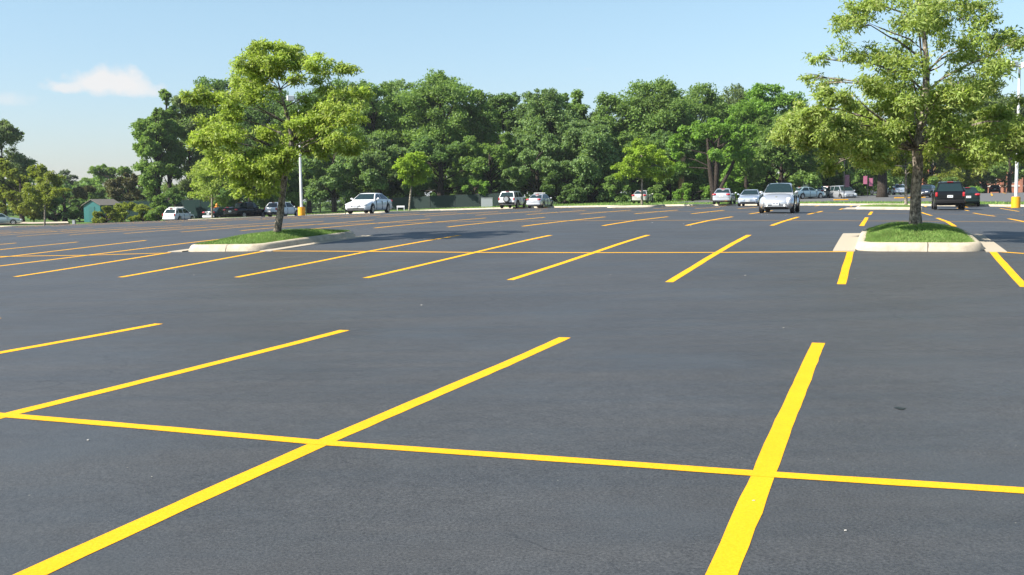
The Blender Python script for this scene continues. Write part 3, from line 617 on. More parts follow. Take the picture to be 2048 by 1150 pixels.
# the larger, airier tree on the right island
b2 = uv2w(.72, 26.2); b2.z = float(HF(.72, 26.2)[0]) + .34
dR = b2.y; tb = pp(1831, 462, dR); base2 = Vector((tb.x, dR, b2.z))
RC = [(1690, 45, 32), (1655, 108, 22), (1632, 150, 16), (1668, 75, 22), (1756, 60, 40), (1716, 20, 34), (1825, 30, 50), (1895, 40, 52), (1960, 28, 42), (2028, 75, 34), (1716, 108, 34), (1796, 110, 46), (1876, 112, 46),
      (1956, 112, 44), (1992, 108, 34), (1690, 150, 26), (1750, 160, 40), (1832, 165, 44), (1905, 165, 46), (1972, 172, 42), (1722, 182, 34), (1590, 250, 34), (1640, 242, 40), (1612, 216, 26), (1575, 240, 22),
      (1700, 232, 46), (1762, 222, 52), (1830, 212, 52), (1900, 215, 54), (1968, 225, 46), (2004, 262, 40), (1655, 288, 32), (1690, 300, 34), (1742, 288, 46), (1802, 272, 42), (1870, 272, 46), (1936, 282, 42), (1995, 292, 42),
      (1715, 326, 22), (1765, 318, 24), (1950, 318, 24), (2044, 310, 26), (1800, -35, 46), (1868, -45, 48), (1930, -28, 42), (1838, -88, 42), (1985, -5, 30), (1905, -90, 36), (2090, 280, 36), (1760, 0, 34), (1985, 238, 34), (1958, 262, 36), (2012, 282, 32), (1600, 262, 34), (1632, 275, 30), (1660, 255, 36), (1580, 262, 26), (1610, 285, 24), (1690, 330, 22), (1735, 322, 26), (1900, 318, 22), (1985, 318, 24)]
fork2 = [(Vector((tb.x, dR, b2.z - .12)), .19), (Vector((tb.x, dR, b2.z + .10)), .148)] + [(pp(x, y, dR + e), r) for x, y, r, e in
         ((1831, 420, .124, 0), (1832, 375, .115, 0), (1836, 335, .112, 0), (1834, 300, .122, .02), (1840, 265, .105, .06), (1848, 225, .092, .1), (1851, 185, .08, .1), (1853, 145, .075, .1), (1852, 105, .058, .05), (1846, 60, .045, 0), (1840, 10, .034, 0), (1836, -50, .02, 0), (1838, -110, .01, 0))]
near_tree('island_tree', 'tall airy spreading tree with mottled trunk on the right kerbed island', base2, 5, RC, dR, 'locust', 86000, .112, .040, 12, fork2,
          dens=lambda c: .42 if c[1] < 190 else (1.2 if c[0] < 1670 else 1.0), depth=2.1)

def small_tree(name, label, px, d, clumps, tr, leafmat, n_leaf, seed, ln=.22, wd=.10, group=None, zoff=.2, forkpx=None):
    rng = random.Random(seed); g = np.random.default_rng(seed)
    bs = at(px, d, 0); bs.z += zoff
    root = empty(name, bs, 0, label, 'tree', group)
    C = [Vector(((ray(x, y)*d).x, d + rng.uniform(-1, 1)*r*d/FPX*1.5, (ray(x, y)*d).z + EYE)) - bs for x, y, r in clumps]
    Rd = [r*d/FPX for _, _, r in clumps]
    zt = max(c.z for c in C)
    bm = bmesh.new()
    fx = (forkpx or px)
    tx = (ray(fx, 300)*d).x - bs.x
    tp = [Vector((0, 0, -.2)), Vector((0, 0, .15)), Vector((tx*.3, 0, zt*.3)), Vector((tx*.7, .02, zt*.55)), Vector((tx, .03, zt*.85))]
    tube(bm, tp, [tr*1.3, tr, tr*.85, tr*.6, tr*.15], 9, .05, rng)
    for c in C:
        a = tp[2].lerp(tp[4], max(0, min(.9, (c.z - tp[2].z - .4)/max(.1, tp[4].z - tp[2].z))))
        tube(bm, limb_pts(a, c, .1, rng), [tr*.42*(1-.8*k/5) for k in range(6)], 5)
    bm_obj('trunk', bm, BARK if 'young' not in leafmat else PBARK, root, 180)
    cc, rr, nn = [], [], []
    for c, r in zip(C, Rd):
        for _ in range(6):
            o = Vector((rng.gauss(0, 1), rng.gauss(0, 1), rng.gauss(0, .6))).normalized()*r*rng.uniform(.4, .95)
            cc.append(c+o); rr.append(r*rng.uniform(.45, .75)); nn.append(r*r)
        cc.append(c); rr.append(r*.6); nn.append(r*r)
    nn = np.array(nn); nn = np.maximum(5, nn/nn.sum()*n_leaf).astype(int)
    crown('crown', leaf_quads(np.array([list(q) for q in cc]), np.array(rr), nn, ln, wd, g, droop=.3, shell=.3), LEAF[leafmat], root)
    return root
small_tree('young_tree', 'young bright green tree on a thin pale trunk behind the white sedan', 818, 92,
           [(826, 320, 18), (843, 318, 12), (810, 330, 14), (838, 340, 18), (815, 348, 15), (850, 335, 10), (830, 362, 14), (845, 358, 10), (806, 345, 9), (800, 335, 14), (822, 332, 20), (840, 356, 15), (818, 364, 11), (854, 346, 11), (835, 312, 12)], .09, 'young', 10500, 21, forkpx=826)
small_tree('young_tree', 'small light green tree with spreading branches in front of the beige car', 1284, 97.5,
           [(1275, 292, 14), (1292, 300, 18), (1262, 312, 18), (1240, 330, 13), (1250, 345, 16), (1280, 325, 22), (1310, 320, 18), (1330, 330, 16), (1340, 348, 12), (1300, 345, 18), (1320, 348, 16), (1270, 350, 16), (1238, 352, 10), (1325, 310, 12)], .11, 'young', 15000, 22)
small_tree('small_tree', 'small light green tree standing on the island near the left edge', 87, 118,
           [(92, 352, 14), (78, 362, 14), (105, 365, 16), (66, 380, 14), (90, 378, 18), (112, 385, 14), (60, 395, 12), (80, 400, 14), (104, 398, 13), (128, 380, 10), (90, 392, 12)], .10, 'olive', 7000, 23, .26, .12)
small_tree('small_tree', 'rounded yellow green tree behind and left of the lime green island tree', 423, 112,
           [(420, 305, 20), (400, 330, 22), (440, 320, 22), (385, 352, 16), (415, 350, 24), (450, 345, 22), (465, 365, 14), (395, 375, 20), (430, 375, 24), (458, 385, 14), (385, 390, 12), (410, 395, 16), (445, 400, 14)], .13, 'lime', 14000, 24, .24, .11)
small_tree('small_tree', 'small drooping tree on the far island beside the mottled trunk', 1812, 75.5,
           [(1790, 300, 24), (1820, 300, 24), (1765, 310, 22), (1745, 325, 16), (1775, 330, 20), (1805, 325, 22), (1840, 318, 20), (1858, 330, 14), (1760, 338, 12), (1795, 342, 14), (1830, 340, 14), (1730, 312, 14)], .12, 'olive', 14000, 25, .17, .08)

def big_tree(name, label, cx, yt, yb, wpx, d, kind, seed, n=5200, trunks=((0, .35),), trunk_y=None, lobes=None, cat='tree', wisp=0, leafk=1.0, cut=None):
    """background tree: crown between photo rows yt and yb, wpx wide, d metres away"""
    rng = random.Random(seed*7+1); g = np.random.default_rng(seed)
    if 380 < cx < 1700 and cat == 'tree': wpx *= 1.22
    bs = at(cx, d); s = d/FPX
    root = empty(name, bs, 0, label, cat)
    zt = (ray(cx, yt)*d).z + EYE - bs.z; zb = max(.1, (ray(cx, yb)*d).z + EYE - bs.z)
    hw = wpx*s/2; hh = (zt-zb)/2; zc = (zt+zb)/2
    cc, rr = [], []
    N = lobes or max(14, int(62*(hh*hw)/(7*5)))
    for k in range(N):
        zz_ = rng.uniform(-.95, .93); an = rng.uniform(0, 6.283)
        prof = math.sqrt(max(.08, 1-abs(zz_)**2.2)) if zz_ > 0 else 1.0 - .15*zz_*zz_
        rad = hw*prof*rng.uniform(.45, .92)
        r = rng.uniform(.17, .30)*min(hw*1.6, hh*1.1)*(.72 if zz_ > .6 else 1)
        cc.append((rad*math.cos(an), rad*math.sin(an)*.95, zc + hh*zz_ - (r*.5 if zz_ > .5 else 0))); rr.append(max(.5, r))
    for k in range(wisp):                       # shoots above the crown
        an = rng.uniform(0, 6.283); q = rng.uniform(.0, .5)*hw
        for m in range(3): cc.append((q*math.cos(an), q*math.sin(an), zt - hh*.30 + m*hh*.085*rng.uniform(.8, 1.2))); rr.append(hw*.17*(1-.2*m))
    cc = np.array(cc); rr = np.array(rr)
    # subdivide into sprays
    K = 8
    o = g.normal(size=(len(cc), K, 3)); o /= np.linalg.norm(o, axis=2, keepdims=True); o[:, :, 2] = np.abs(o[:, :, 2])*np.where(g.random((len(cc), K)) < .8, 1, -1)
    sc_ = (cc[:, None, :] + o*(rr[:, None, None]*g.uniform(.55, 1.0, (len(cc), K, 1)))*np.array([1, 1, .8])).reshape(-1, 3)
    sr = np.repeat(rr, K)*g.uniform(.40, .70, len(sc_))
    keep = sc_[:, 2] > .3; sc_, sr = sc_[keep], sr[keep]
    w = sr**2; cnt = np.maximum(5, w/w.sum()*n*2.0).astype(int)
    V1 = leaf_quads(sc_, sr, cnt, .33*leafk, .21*leafk, g, droop=.15, shell=.2, squash=.8, outward=.9)
    cnt = np.maximum(5, rr**2/np.sum(rr**2)*n*.6).astype(int)
    V2 = leaf_quads(cc, rr*.85, cnt, .42*leafk, .27*leafk, g, droop=.1, shell=.1, outward=.8)
    bm = bmesh.new()
    for (dx, tr) in trunks:
        top = Vector((dx*hw*.9, 0, zc + hh*.3)); mid = Vector((dx*hw*.45, 0, max(zb, .25*zc)))
        tube(bm, [Vector((dx*.25, 0, -.3)), Vector((dx*.3, 0, .6)), mid, mid.lerp(top, .5), top], [tr*1.35, tr, tr*.85, tr*.6, tr*.2], 8, .06, rng)
    for k in range(0, len(cc), 2):
        c = Vector(cc[k]); a = Vector((0, 0, max(zb, c.z - hh*.5)))
        tube(bm, limb_pts(a, c, .2, rng, 4), [.11, .09, .07, .05, .03], 5)
    bm_obj('trunk', bm, TBARK if kind == 'tan' else DBARK, root, 180)
    crown('crown', np.concatenate([V1, V2]), LEAF[kind], root)
    return root
BG = [  # label, photo x, top row, bottom row, width px, metres, kind, leaves, extra
 ('dark ragged tall tree cut off by the left edge', 8, 236, 400, 96, 165, 'gray', 5200, dict(wisp=4)),
 ('broad olive green tree at the left edge behind the silver car', 42, 316, 432, 128, 140, 'olive', 5200, {}),
 ('dense dark low tree behind the thin island tree at far left', 128, 372, 440, 80, 146, 'dark', 3000, {}),
 ('pale distant tree left of the green shed against the sky', 132, 338, 420, 64, 240, 'pale', 2600, {}),
 ('dark rounded distant tree seen over the reddish brown shrubs', 226, 320, 400, 104, 210, 'mid', 4200, {}),
 ('low mid green distant tree between pale tree and dark round tree', 178, 345, 420, 60, 225, 'mid', 2600, {}),
 ('brownish green feathery tree above the shed roof', 256, 345, 425, 115, 170, 'brown', 4600, {}),
 ('smaller brownish tree left of the shed roof', 165, 368, 436, 70, 172, 'brown', 3000, {}),
 ('tall narrow tree standing out against the sky at left', 318, 205, 395, 84, 150, 'mid', 6500, dict(wisp=2)),
 ('slim top of a tall tree just right of the tall narrow tree', 340, 178, 380, 62, 154, 'mid', 4500, dict(wisp=1)),
 ('grey green wispy tall tree left of the lime green island tree', 382, 178, 395, 78, 160, 'gray', 4800, dict(wisp=4)),
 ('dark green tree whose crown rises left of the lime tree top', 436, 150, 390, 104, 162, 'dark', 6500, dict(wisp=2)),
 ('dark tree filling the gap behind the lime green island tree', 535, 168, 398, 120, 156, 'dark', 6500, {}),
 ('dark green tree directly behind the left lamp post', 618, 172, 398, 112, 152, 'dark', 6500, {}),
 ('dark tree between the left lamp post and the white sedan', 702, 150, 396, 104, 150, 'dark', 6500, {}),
 ('mid green tree rising above the white sedan', 752, 145, 396, 104, 148, 'mid', 6500, {}),
 ('mid green tree above the young tree behind the sedan', 816, 152, 392, 100, 154, 'blue', 6500, {}),
 ('tallest tree of the background, rounded top above its leaning pale trunk', 884, 130, 390, 128, 148, 'mid', 9500, dict(wisp=2, trunks=((.1, .5), (-.25, .38)))),
 ('sloping mid green tree to the right of the tallest tree', 948, 172, 394, 88, 150, 'mid', 5600, {}),
 ('dark narrow tree above the white off-road vehicle with spare wheel', 1008, 180, 392, 84, 156, 'dark', 5600, dict(wisp=2)),
 ('mid green tree with spiky twin tops above the silver car with roof bars', 1092, 170, 398, 108, 148, 'blue', 6800, dict(wisp=5)),
 ('spiky topped tree at the right of the twin topped tree', 1146, 178, 392, 74, 152, 'mid', 5200, dict(wisp=3)),
 ('bushy bluish green tree left of the small spreading island tree', 1180, 236, 402, 120, 138, 'blue', 6500, {}),
 ('mid green tree above and left of the small spreading island tree', 1218, 187, 396, 96, 150, 'mid', 5600, dict(wisp=1)),
 ('broad tall tree with a flat top behind the beige car', 1308, 157, 394, 128, 150, 'mid', 8200, dict(wisp=1)),
 ('tall tree left of the rounded bright crown at centre right', 1396, 160, 392, 116, 156, 'mid', 6500, {}),
 ('greyish darker tree top peeking over its brighter neighbours', 1462, 164, 360, 100, 175, 'gray', 5200, {}),
 ('dense bright green tree with a dark forked trunk near the silver cars', 1428, 232, 342, 150, 126, 'bright', 7500, dict(trunks=((-.18, .34), (.12, .36), (.75, .24)))),
 ('rounded bright green crown high above the silver-blue car', 1535, 164, 345, 128, 146, 'bright', 7500, {}),
 ('drooping mid green tree behind the round-nosed silver car', 1562, 228, 386, 136, 132, 'mid', 8500, {}),
 ('mid green tree in the gap left of the right island tree', 1640, 222, 388, 104, 150, 'mid', 5600, {}),
 ('mid green tree behind the pink banners', 1722, 244, 390, 116, 166, 'mid', 5600, {}),
 ('large tree with a stout dark trunk behind the far island', 1764, 236, 340, 150, 128, 'mid', 7500, dict(trunks=((0, .62),))),
 ('mid green tree behind the mottled trunk of the right island tree', 1862, 250, 388, 96, 170, 'olive', 4800, {}),
 ('leafy tree in front of the brick building above the dark vehicle', 1915, 262, 378, 96, 176, 'olive', 4600, {}),
 ('greyish green tall tree behind the right side of the airy tree', 1968, 150, 372, 116, 182, 'gray', 5600, dict(wisp=2)),
 ('mid green tree beside the right lamp post', 2018, 250, 352, 84, 172, 'mid', 4600, {}),
 ('tall grey green tree cut off by the right edge', 2062, 170, 345, 110, 186, 'gray', 4600, {}),
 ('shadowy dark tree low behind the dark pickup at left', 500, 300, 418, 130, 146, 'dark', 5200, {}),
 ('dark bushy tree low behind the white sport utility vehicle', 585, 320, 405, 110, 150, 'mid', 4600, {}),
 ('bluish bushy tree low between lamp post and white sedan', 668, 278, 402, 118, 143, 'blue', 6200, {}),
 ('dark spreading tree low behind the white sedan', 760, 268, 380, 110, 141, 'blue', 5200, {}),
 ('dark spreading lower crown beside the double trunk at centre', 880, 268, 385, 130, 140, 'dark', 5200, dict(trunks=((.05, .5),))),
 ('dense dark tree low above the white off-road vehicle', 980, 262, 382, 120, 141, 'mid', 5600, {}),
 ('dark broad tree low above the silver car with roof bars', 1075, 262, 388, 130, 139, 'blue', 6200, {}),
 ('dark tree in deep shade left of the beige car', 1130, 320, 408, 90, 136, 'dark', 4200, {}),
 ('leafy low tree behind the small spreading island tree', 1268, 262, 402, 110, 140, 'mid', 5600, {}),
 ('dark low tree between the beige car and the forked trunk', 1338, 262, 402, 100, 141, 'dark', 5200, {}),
 ('low bright tree at the right of the forked trunk', 1492, 292, 396, 80, 134, 'bright', 4200, {}),
 ('low green tree behind the silver minivan', 1668, 300, 392, 90, 158, 'mid', 4600, {}),
]
for i, (lb, cx, yt, yb, wpx, d, kind, n, ex) in enumerate(BG):
    big_tree('tree', lb, cx, yt, yb, wpx, d, kind, 100+i, int(n*2.3), **ex)
# a bare tan trunk catching the sun
tr = empty('bare_trunk', at(1362, 139), 0, 'sunlit tan bare trunk standing between the dark trees', 'tree'); bm = bmesh.new()
tube(bm, [Vector((0, 0, -.2)), Vector((.05, 0, 2)), Vector((-.1, 0, 4)), Vector((.1, 0, 5.6)), Vector((-.2, 0, 7.2))], [.5, .42, .40, .44, .3], 9, .18, random.Random(3))
bm_obj('trunk', bm, TBARK, tr, 180)
SH = [('leafy shrub hiding the front of the green shed', 210, 414, 446, 50, 129, 'olive'), ('big leafy shrub in the middle of the hedge right of the shed', 248, 408, 446, 52, 134, 'olive'),
      ('leafy shrub right of the biggest hedge shrub', 284, 412, 445, 40, 133, 'olive'), ('dark shrub at the right end of the hedge beside the white hatchback', 316, 414, 446, 42, 131, 'mid'),
      ('taller light shrub rising behind the hedge', 316, 385, 430, 34, 140, 'mid'),
      ('bright leafy bush below the bare tan trunk', 1385, 368, 409, 84, 128, 'bright'), ('light bush left of the beige car', 1232, 352, 408, 56, 130, 'mid'), ('bush overhanging the bonnet of the beige car', 1322, 374, 408, 54, 124, 'mid'),
      ('low bush in shade behind the white off-road vehicle', 950, 362, 398, 60, 137, 'bright'), ('shrub at the foot of the trees right of the silver car with roof bars', 1150, 378, 406, 60, 132, 'dark'),
      ('light green bush behind the parked white cars at right', 1640, 352, 392, 70, 150, 'mid'), ('light green bush left of the pink banners', 1700, 350, 396, 74, 150, 'mid'),
      ('bush behind the dark vehicle on the right', 1880, 356, 394, 80, 155, 'mid'), ('low bush right of the dark green sedan', 1945, 378, 398, 40, 150, 'bright'),
      ('bushy growth below the drooping tree', 1560, 345, 402, 110, 138, 'mid'), ('dark undergrowth bush behind the silver-blue car', 1480, 368, 404, 60, 138, 'dark'),
      ('dark low thicket behind the left island tree trunk', 110, 410, 446, 90, 142, 'dark'), ('dark thicket left of the green shed', 158, 405, 446, 50, 145, 'dark'),
      ('dark bush at the base of the tall narrow tree', 350, 378, 430, 50, 146, 'dark'), ('dark bush behind the lamp post base on the left', 640, 362, 402, 60, 146, 'dark'),
      ('leafy bush between the trunks at the centre', 905, 345, 398, 56, 143, 'mid'), ('dark bush behind the grey screen at centre', 1020, 345, 400, 60, 143, 'dark')]
for i, (lb, cx, yt, yb, wpx, d, kind) in enumerate(SH):
    big_tree('shrub', lb, cx, yt, yb, wpx, d, kind, 300+i, 2600, trunks=((0, .06),), cat='shrub', lobes=14, leafk=.62)
# distant woodland that closes the view between and beyond the trees
rg = np.random.default_rng(9); CCs, RRs, KK = [], [], []
for px in np.arange(-120, 1830, 13):
    d = rg.uniform(205, 260)
    yt = 395 - (rg.uniform(120, 190) if 400 < px < 1600 else rg.uniform(18, 45) if px < 380 else rg.uniform(100, 150))
    q = at(px, d); zt = (ray(px, yt)*d).z + EYE
    for z in np.arange(q.z + .8, zt, 2.1):
        CCs.append((q.x + rg.normal()*1.5, d + rg.uniform(-4, 4), z)); RRs.append(rg.uniform(1.3, 2.3))
CCs = np.array(CCs); RRs = np.array(RRs)
V = leaf_quads(CCs, RRs, np.full(len(CCs), 85), .9, .6, rg, droop=.1, shell=.3)
tag(crown('woodland', V, LEAF['dark'], None), 'distant dark woodland closing the view behind the trees', 'woodland', kind='stuff')
# long grass fringe and lawn tufts on the verge
rg = np.random.default_rng(10); nb = 26000
u = rg.uniform(-75, 20, nb); v = curb_v(u) + .35 + 30*rg.random(nb)**1.6
z = HF(u, v) + .11; hh = rg.uniform(.08, .22, nb); an = rg.uniform(0, 6.28, nb); w = .03
X = u*CT + v*ST; Y = -u*ST + v*CT
keep = ~((u > -34) & (v < curb_v(u) + 1.6)) & ~((u > -22) & (v > curb_v(u) + 13))
X, Y, z, hh, an = X[keep], Y[keep], z[keep], hh[keep], an[keep]
P = np.stack([np.stack([X-np.cos(an)*w, Y-np.sin(an)*w, z], 1), np.stack([X+np.cos(an)*w, Y+np.sin(an)*w, z], 1), np.stack([X+rg.normal(0, .05, len(X)), Y, z+hh], 1)], 1).reshape(-1, 3)
o = link('grass', np_mesh('grass', P, 3, np.arange(len(P))), GRASS); tag(o, 'unmown grass tufts along the verge behind the kerb', 'grass', kind='stuff')

# ---------------------------------------------------------------- fences, shed, building
def fence(label, pts, h, kind, panel=None, step=3.0):
    W_ = [at(px, d) for px, d in pts]; o0 = W_[0].copy()
    root = empty('fence', o0, 0, label, 'fence')
    for A, B in zip(W_, W_[1:]):
        L = (B-A).length; n = max(1, int(L/step)); dirv = (B-A)/L
        for k in range(n + (1 if B is W_[-1] else 0)):
            p = A + (B-A)*k/n - o0; bm = bmesh.new(); cyl(bm, (p.x, p.y, p.z + h/2), .04, h + .1, seg=8)
            bm_obj('post', bm, BLACKM, root)
        nx = Vector((-dirv.y, dirv.x, 0)).normalized()
        bm = bmesh.new()
        for z in ((.1, h-.02) if panel else (.15, h*.5, h-.05)):
            a, c = A - o0 + Vector((0, 0, z)), B - o0 + Vector((0, 0, z))
            tube(bm, [a, c], [.022, .022], 6)
        bm_obj('rail', bm, BLACKM, root)
        if panel:
            bm = bmesh.new(); a, c = A - o0, B - o0; t = nx*.012
            v = [bm.verts.new(q + s*t + Vector((0, 0, zz))) for s in (-1, 1) for q, zz in ((a, .12), (c, .12), (c, h-.06), (a, h-.06))]
            for f in ((0, 1, 2, 3), (7, 6, 5, 4), (0, 4, 5, 1), (3, 2, 6, 7), (0, 3, 7, 4), (1, 5, 6, 2)): bm.faces.new([v[i] for i in f])
            bm_obj('windscreen_panel', bm, panel, root)
        elif kind == 'bars':
            bm = bmesh.new(); m = int(L/.16)
            for k in range(m):
                p = A + (B-A)*(k/m) - o0; box(bm, (p.x, p.y, p.z + h*.5), (.018, .018, h*.96))
            o = bm_obj('picket', bm, BLACKM, root); o['kind'] = 'stuff'
    return root
BLACKM = mat('black_metal', (.015, .016, .016), .5)
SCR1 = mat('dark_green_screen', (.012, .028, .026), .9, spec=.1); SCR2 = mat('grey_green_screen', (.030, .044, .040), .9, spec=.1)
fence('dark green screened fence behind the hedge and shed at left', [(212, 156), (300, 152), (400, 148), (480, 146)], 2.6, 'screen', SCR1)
fence('black picket fence across the lawn between lamp post and sedan', [(612, 124), (690, 125)], 1.9, 'bars')
fence('grey green screened fence behind the young tree and double trunk', [(690, 142), (860, 138), (1010, 136)], 1.75, 'screen', SCR2)
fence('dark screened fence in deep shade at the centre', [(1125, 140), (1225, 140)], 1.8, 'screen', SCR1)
# shed
TEAL = mat('teal_painted_boards', (.009, .115, .11), .6); SROOF = mat('grey_brown_shingle', (.15, .135, .115), .9)
sb = at(204, 137); sb.z += .1
sh = empty('shed', sb, R(-20), 'small teal garden shed with a grey brown gable roof behind shrubs', 'shed')
bm = bmesh.new()
pr = [(-1.3, 0), (1.3, 0), (1.3, 2.1), (0, 2.75), (-1.3, 2.1)]
A = [bm.verts.new((x, -1.9, z)) for x, z in pr]; B = [bm.verts.new((x, 1.9, z)) for x, z in pr]
bm.faces.new(A); bm.faces.new(B)
for k in range(5): bm.faces.new((A[k], A[(k+1) % 5], B[(k+1) % 5], B[k]))
bm_obj('wall', bm, TEAL, sh)
bm = bmesh.new()
for sgn in (-1, 1):
    v = [bm.verts.new(q) for q in ((0, -2.1, 2.82), (0, 2.1, 2.82), (sgn*1.5, 2.1, 2.06), (sgn*1.5, -2.1, 2.06), (0, -2.1, 2.90), (0, 2.1, 2.90), (sgn*1.5, 2.1, 2.14), (sgn*1.5, -2.1, 2.14))]
    for f in ((0, 1, 2, 3), (4, 5, 6, 7), (0, 4, 7, 3), (1, 5, 6, 2), (2, 6, 7, 3)): bm.faces.new([v[i] for i in f])
bm_obj('roof', bm, SROOF, sh)
bm = bmesh.new(); box(bm, (0, -1.92, 1.0), (.9, .05, 1.9), 0, .01); bm_obj('door', bm, mat('teal_door', (.007, .095, .09), .6), sh)
# brick building behind the trees at right
def _brick(t, b):
    q = NB(t); p = q.pos()
    mp = q.n('Mapping', i_Vector=q.n('TexCoord').outputs['Object'], i_Rotation=(R(90), 0, 0)).outputs[0]
    br = q.n('TexBrick', i_Vector=mp, i_Scale=1.0); br.inputs['Brick Width'].default_value = .24; br.inputs['Row Height'].default_value = .09; br.inputs['Mortar Size'].default_value = .008
    br.inputs['Color1'].default_value = (.36, .115, .055, 1); br.inputs['Color2'].default_value = (.30, .09, .045, 1); br.inputs['Mortar'].default_value = (.4, .33, .27, 1)
    q.col(b, q.mix(1, br.outputs['Color'], q.ramp(q.noise(p, .8, 4), [(.3, g3(.8)), (.7, g3(1.15))]), 'MULTIPLY'))
BRICK = mat('orange_brick', rough=.85, spec=.2, build=_brick); STONE = mat('pale_stone_band', (.55, .50, .42), .8); GLASSD = mat('dark_window', (.015, .02, .025), .08, spec=.6)
c0 = at(1965, 215); bb = empty('brick_building', c0, R(-16), 'orange brick building with pale stone bands behind the trees at right', 'building')
bm = bmesh.new(); box(bm, (2, 8, 5.2), (26, 14, 10.6)); bm_obj('wall', bm, BRICK, bb)
for z in (1.35, 4.6, 8.6):
    bm = bmesh.new(); box(bm, (2, .95, z), (26.1, .16, .28)); bm_obj('stone_band', bm, STONE, bb)
for ix in range(7):
    for z in (2.9, 6.6):
        x = -8.6 + ix*3.5
        bm = bmesh.new(); box(bm, (x, .98, z), (1.5, .1, 1.9)); f = bm_obj('window', bm, STONE, bb)
        bm = bmesh.new(); box(bm, (x, .925, z), (1.25, .06, 1.65)); bm_obj('pane', bm, GLASSD, f)
for ix in range(8):
    bm = bmesh.new(); box(bm, (-10.3 + ix*3.5, .8, 5.2), (.5, .4, 10.6), 0, .01); bm_obj('pier', bm, BRICK, bb)
bm = bmesh.new(); box(bm, (2, 8, 10.7), (26.6, 14.6, .35)); bm_obj('roof', bm, STONE, bb)

# ---------------------------------------------------------------- lamp posts, banners, signs
WHITEM = mat('white_pole_paint', (.72, .72, .70), .4); GREYM = mat('galvanised', (.38, .39, .40), .45, .6)
YBASE = mat('yellow_bollard_paint', (.80, .36, .008), .5)
LENS = mat('lamp_lens', (.7, .72, .75), .15)
def lamp_post(label, p, H, base_r, base_h, heads):
    root = empty('lamp_post', p, 0, label, 'lamp post', 'tall lamp posts on yellow bases')
    bm = bmesh.new(); cyl(bm, (0, 0, base_h/2 - .1), base_r, base_h + .2, seg=28)
    es = [e for e in bm.edges if all(v.co.z > base_h - .05 for v in e.verts)]
    bmesh.ops.bevel(bm, geom=es, offset=.025, segments=2, affect='EDGES'); bm_obj('base', bm, YBASE, root, 40)
    bm = bmesh.new(); cyl(bm, (0, 0, base_h + (H-base_h)/2), .115, H - base_h, seg=14, r2=.075); bm_obj('pole', bm, WHITEM, root, 40)
    bm = bmesh.new(); box(bm, (0, 0, base_h + .02), (.34, .34, .04), 0, .005); bm_obj('flange', bm, GREYM, root)
    for a in heads:
        r = R(a); ca, sa = math.cos(r), math.sin(r)
        bm = bmesh.new(); tube(bm, [Vector((0, 0, H-.1)), Vector((ca*.45, sa*.45, H))], [.035, .035], 8); hd = bm_obj('arm', bm, WHITEM, root)
        bm = bmesh.new(); box(bm, (ca*.62, sa*.62, H + .02), (.60, .46, .38), r, .03); bm_obj('lamp_head', bm, WHITEM, root)
        bm = bmesh.new(); box(bm, (ca*.62, sa*.62, H - .18), (.44, .34, .03), r); bm_obj('lens', bm, LENS, hd)
    return root
pL = at(602.5, 88); pL.z = (ray(602, 434)*88).z + EYE
lamp_post('white lamp post on a yellow base behind the lime green tree', pL, (ray(596, 197)*88).z + EYE - pL.z, .30, .82, (200,))
pR = at(2032, 76); pR.z = (ray(2032, 415)*76).z + EYE
lamp_post('white lamp post on a yellow base at the right edge', pR, (ray(2038, 130)*76).z + EYE - pR.z, .305, .76, (20, 200))
PINK = mat('pink_banner', (.48, .15, .24), .7); PINK2 = mat('pale_pink_banner', (.78, .45, .42), .7); PURP = mat('purple_banner', (.045, .02, .04), .8)
def banner(label, px, d, yt, ytop, ybot, side, mt):
    p = at(px, d); s = d/FPX; root = empty('banner_post', p, 0, label, 'banner post', 'banner posts by the far street')
    H = (ray(px, yt)*d).z + EYE - p.z
    bm = bmesh.new(); cyl(bm, (0, 0, H/2), .05, H, seg=10); bm_obj('post', bm, BLACKM, root, 40)
    z1 = (ray(px, ytop)*d).z + EYE - p.z; z0 = (ray(px, ybot)*d).z + EYE - p.z
    bm = bmesh.new(); box(bm, (side*.33, 0, (z0+z1)/2), (.50, .03, z1-z0)); bm_obj('banner', bm, mt, root)
    bm = bmesh.new(); tube(bm, [Vector((0, 0, z1+.03)), Vector((side*.62, 0, z1+.03))], [.018, .018], 6); tube(bm, [Vector((0, 0, z0-.03)), Vector((side*.62, 0, z0-.03))], [.018, .018], 6); bm_obj('bracket', bm, BLACKM, root)
    return root
banner('banner post with a pink banner, left one of the pair', 1735, 140, 350, 352, 368, -1, PINK)
banner('banner post with a deeper pink banner, right one of the pair', 1746, 146, 353, 356, 372, -1, PINK)
banner('dark banner post with a dull purple banner behind the silver minivan', 1688, 120, 320, 350, 374, 1, PURP)
# white cabinet-like sign, hydrant, white barrier, small white box
bp = at(1611, 128); sg = empty('street_sign', bp, 0, 'plain white sign board on posts behind the parked white cars', 'sign')
bm = bmesh.new(); box(bm, (0, 0, 1.85), (.62, .08, .95), 0, .01); bm_obj('board', bm, WHITEM, sg)
bm = bmesh.new(); cyl(bm, (-.2, .02, .7), .03, 1.5, seg=8); cyl(bm, (.2, .02, .7), .03, 1.5, seg=8); bm_obj('post', bm, GREYM, sg)
HY = mat('orange_hydrant', (.75, .28, .03), .5)
def hydrant(label, px, d, dz=0):
    h = empty('hydrant', at(px, d, dz), 0, label, 'hydrant')
    bm = bmesh.new(); cyl(bm, (0, 0, .35), .13, .7, seg=14); ell(bm, (0, 0, .72), (.15, .15, .14)); cyl(bm, (0, 0, .06), .19, .08, seg=14); cyl(bm, (0, 0, .48), .07, .5, 'X', 10); cyl(bm, (0, 0, .88), .035, .1, seg=6)
    bm_obj('barrel', bm, HY, h, 40); return h
hydrant('orange hydrant standing right of the white sign board', 1623, 126, .35)
hydrant('orange hydrant behind the dark car at far left', 433, 126, 1.1)
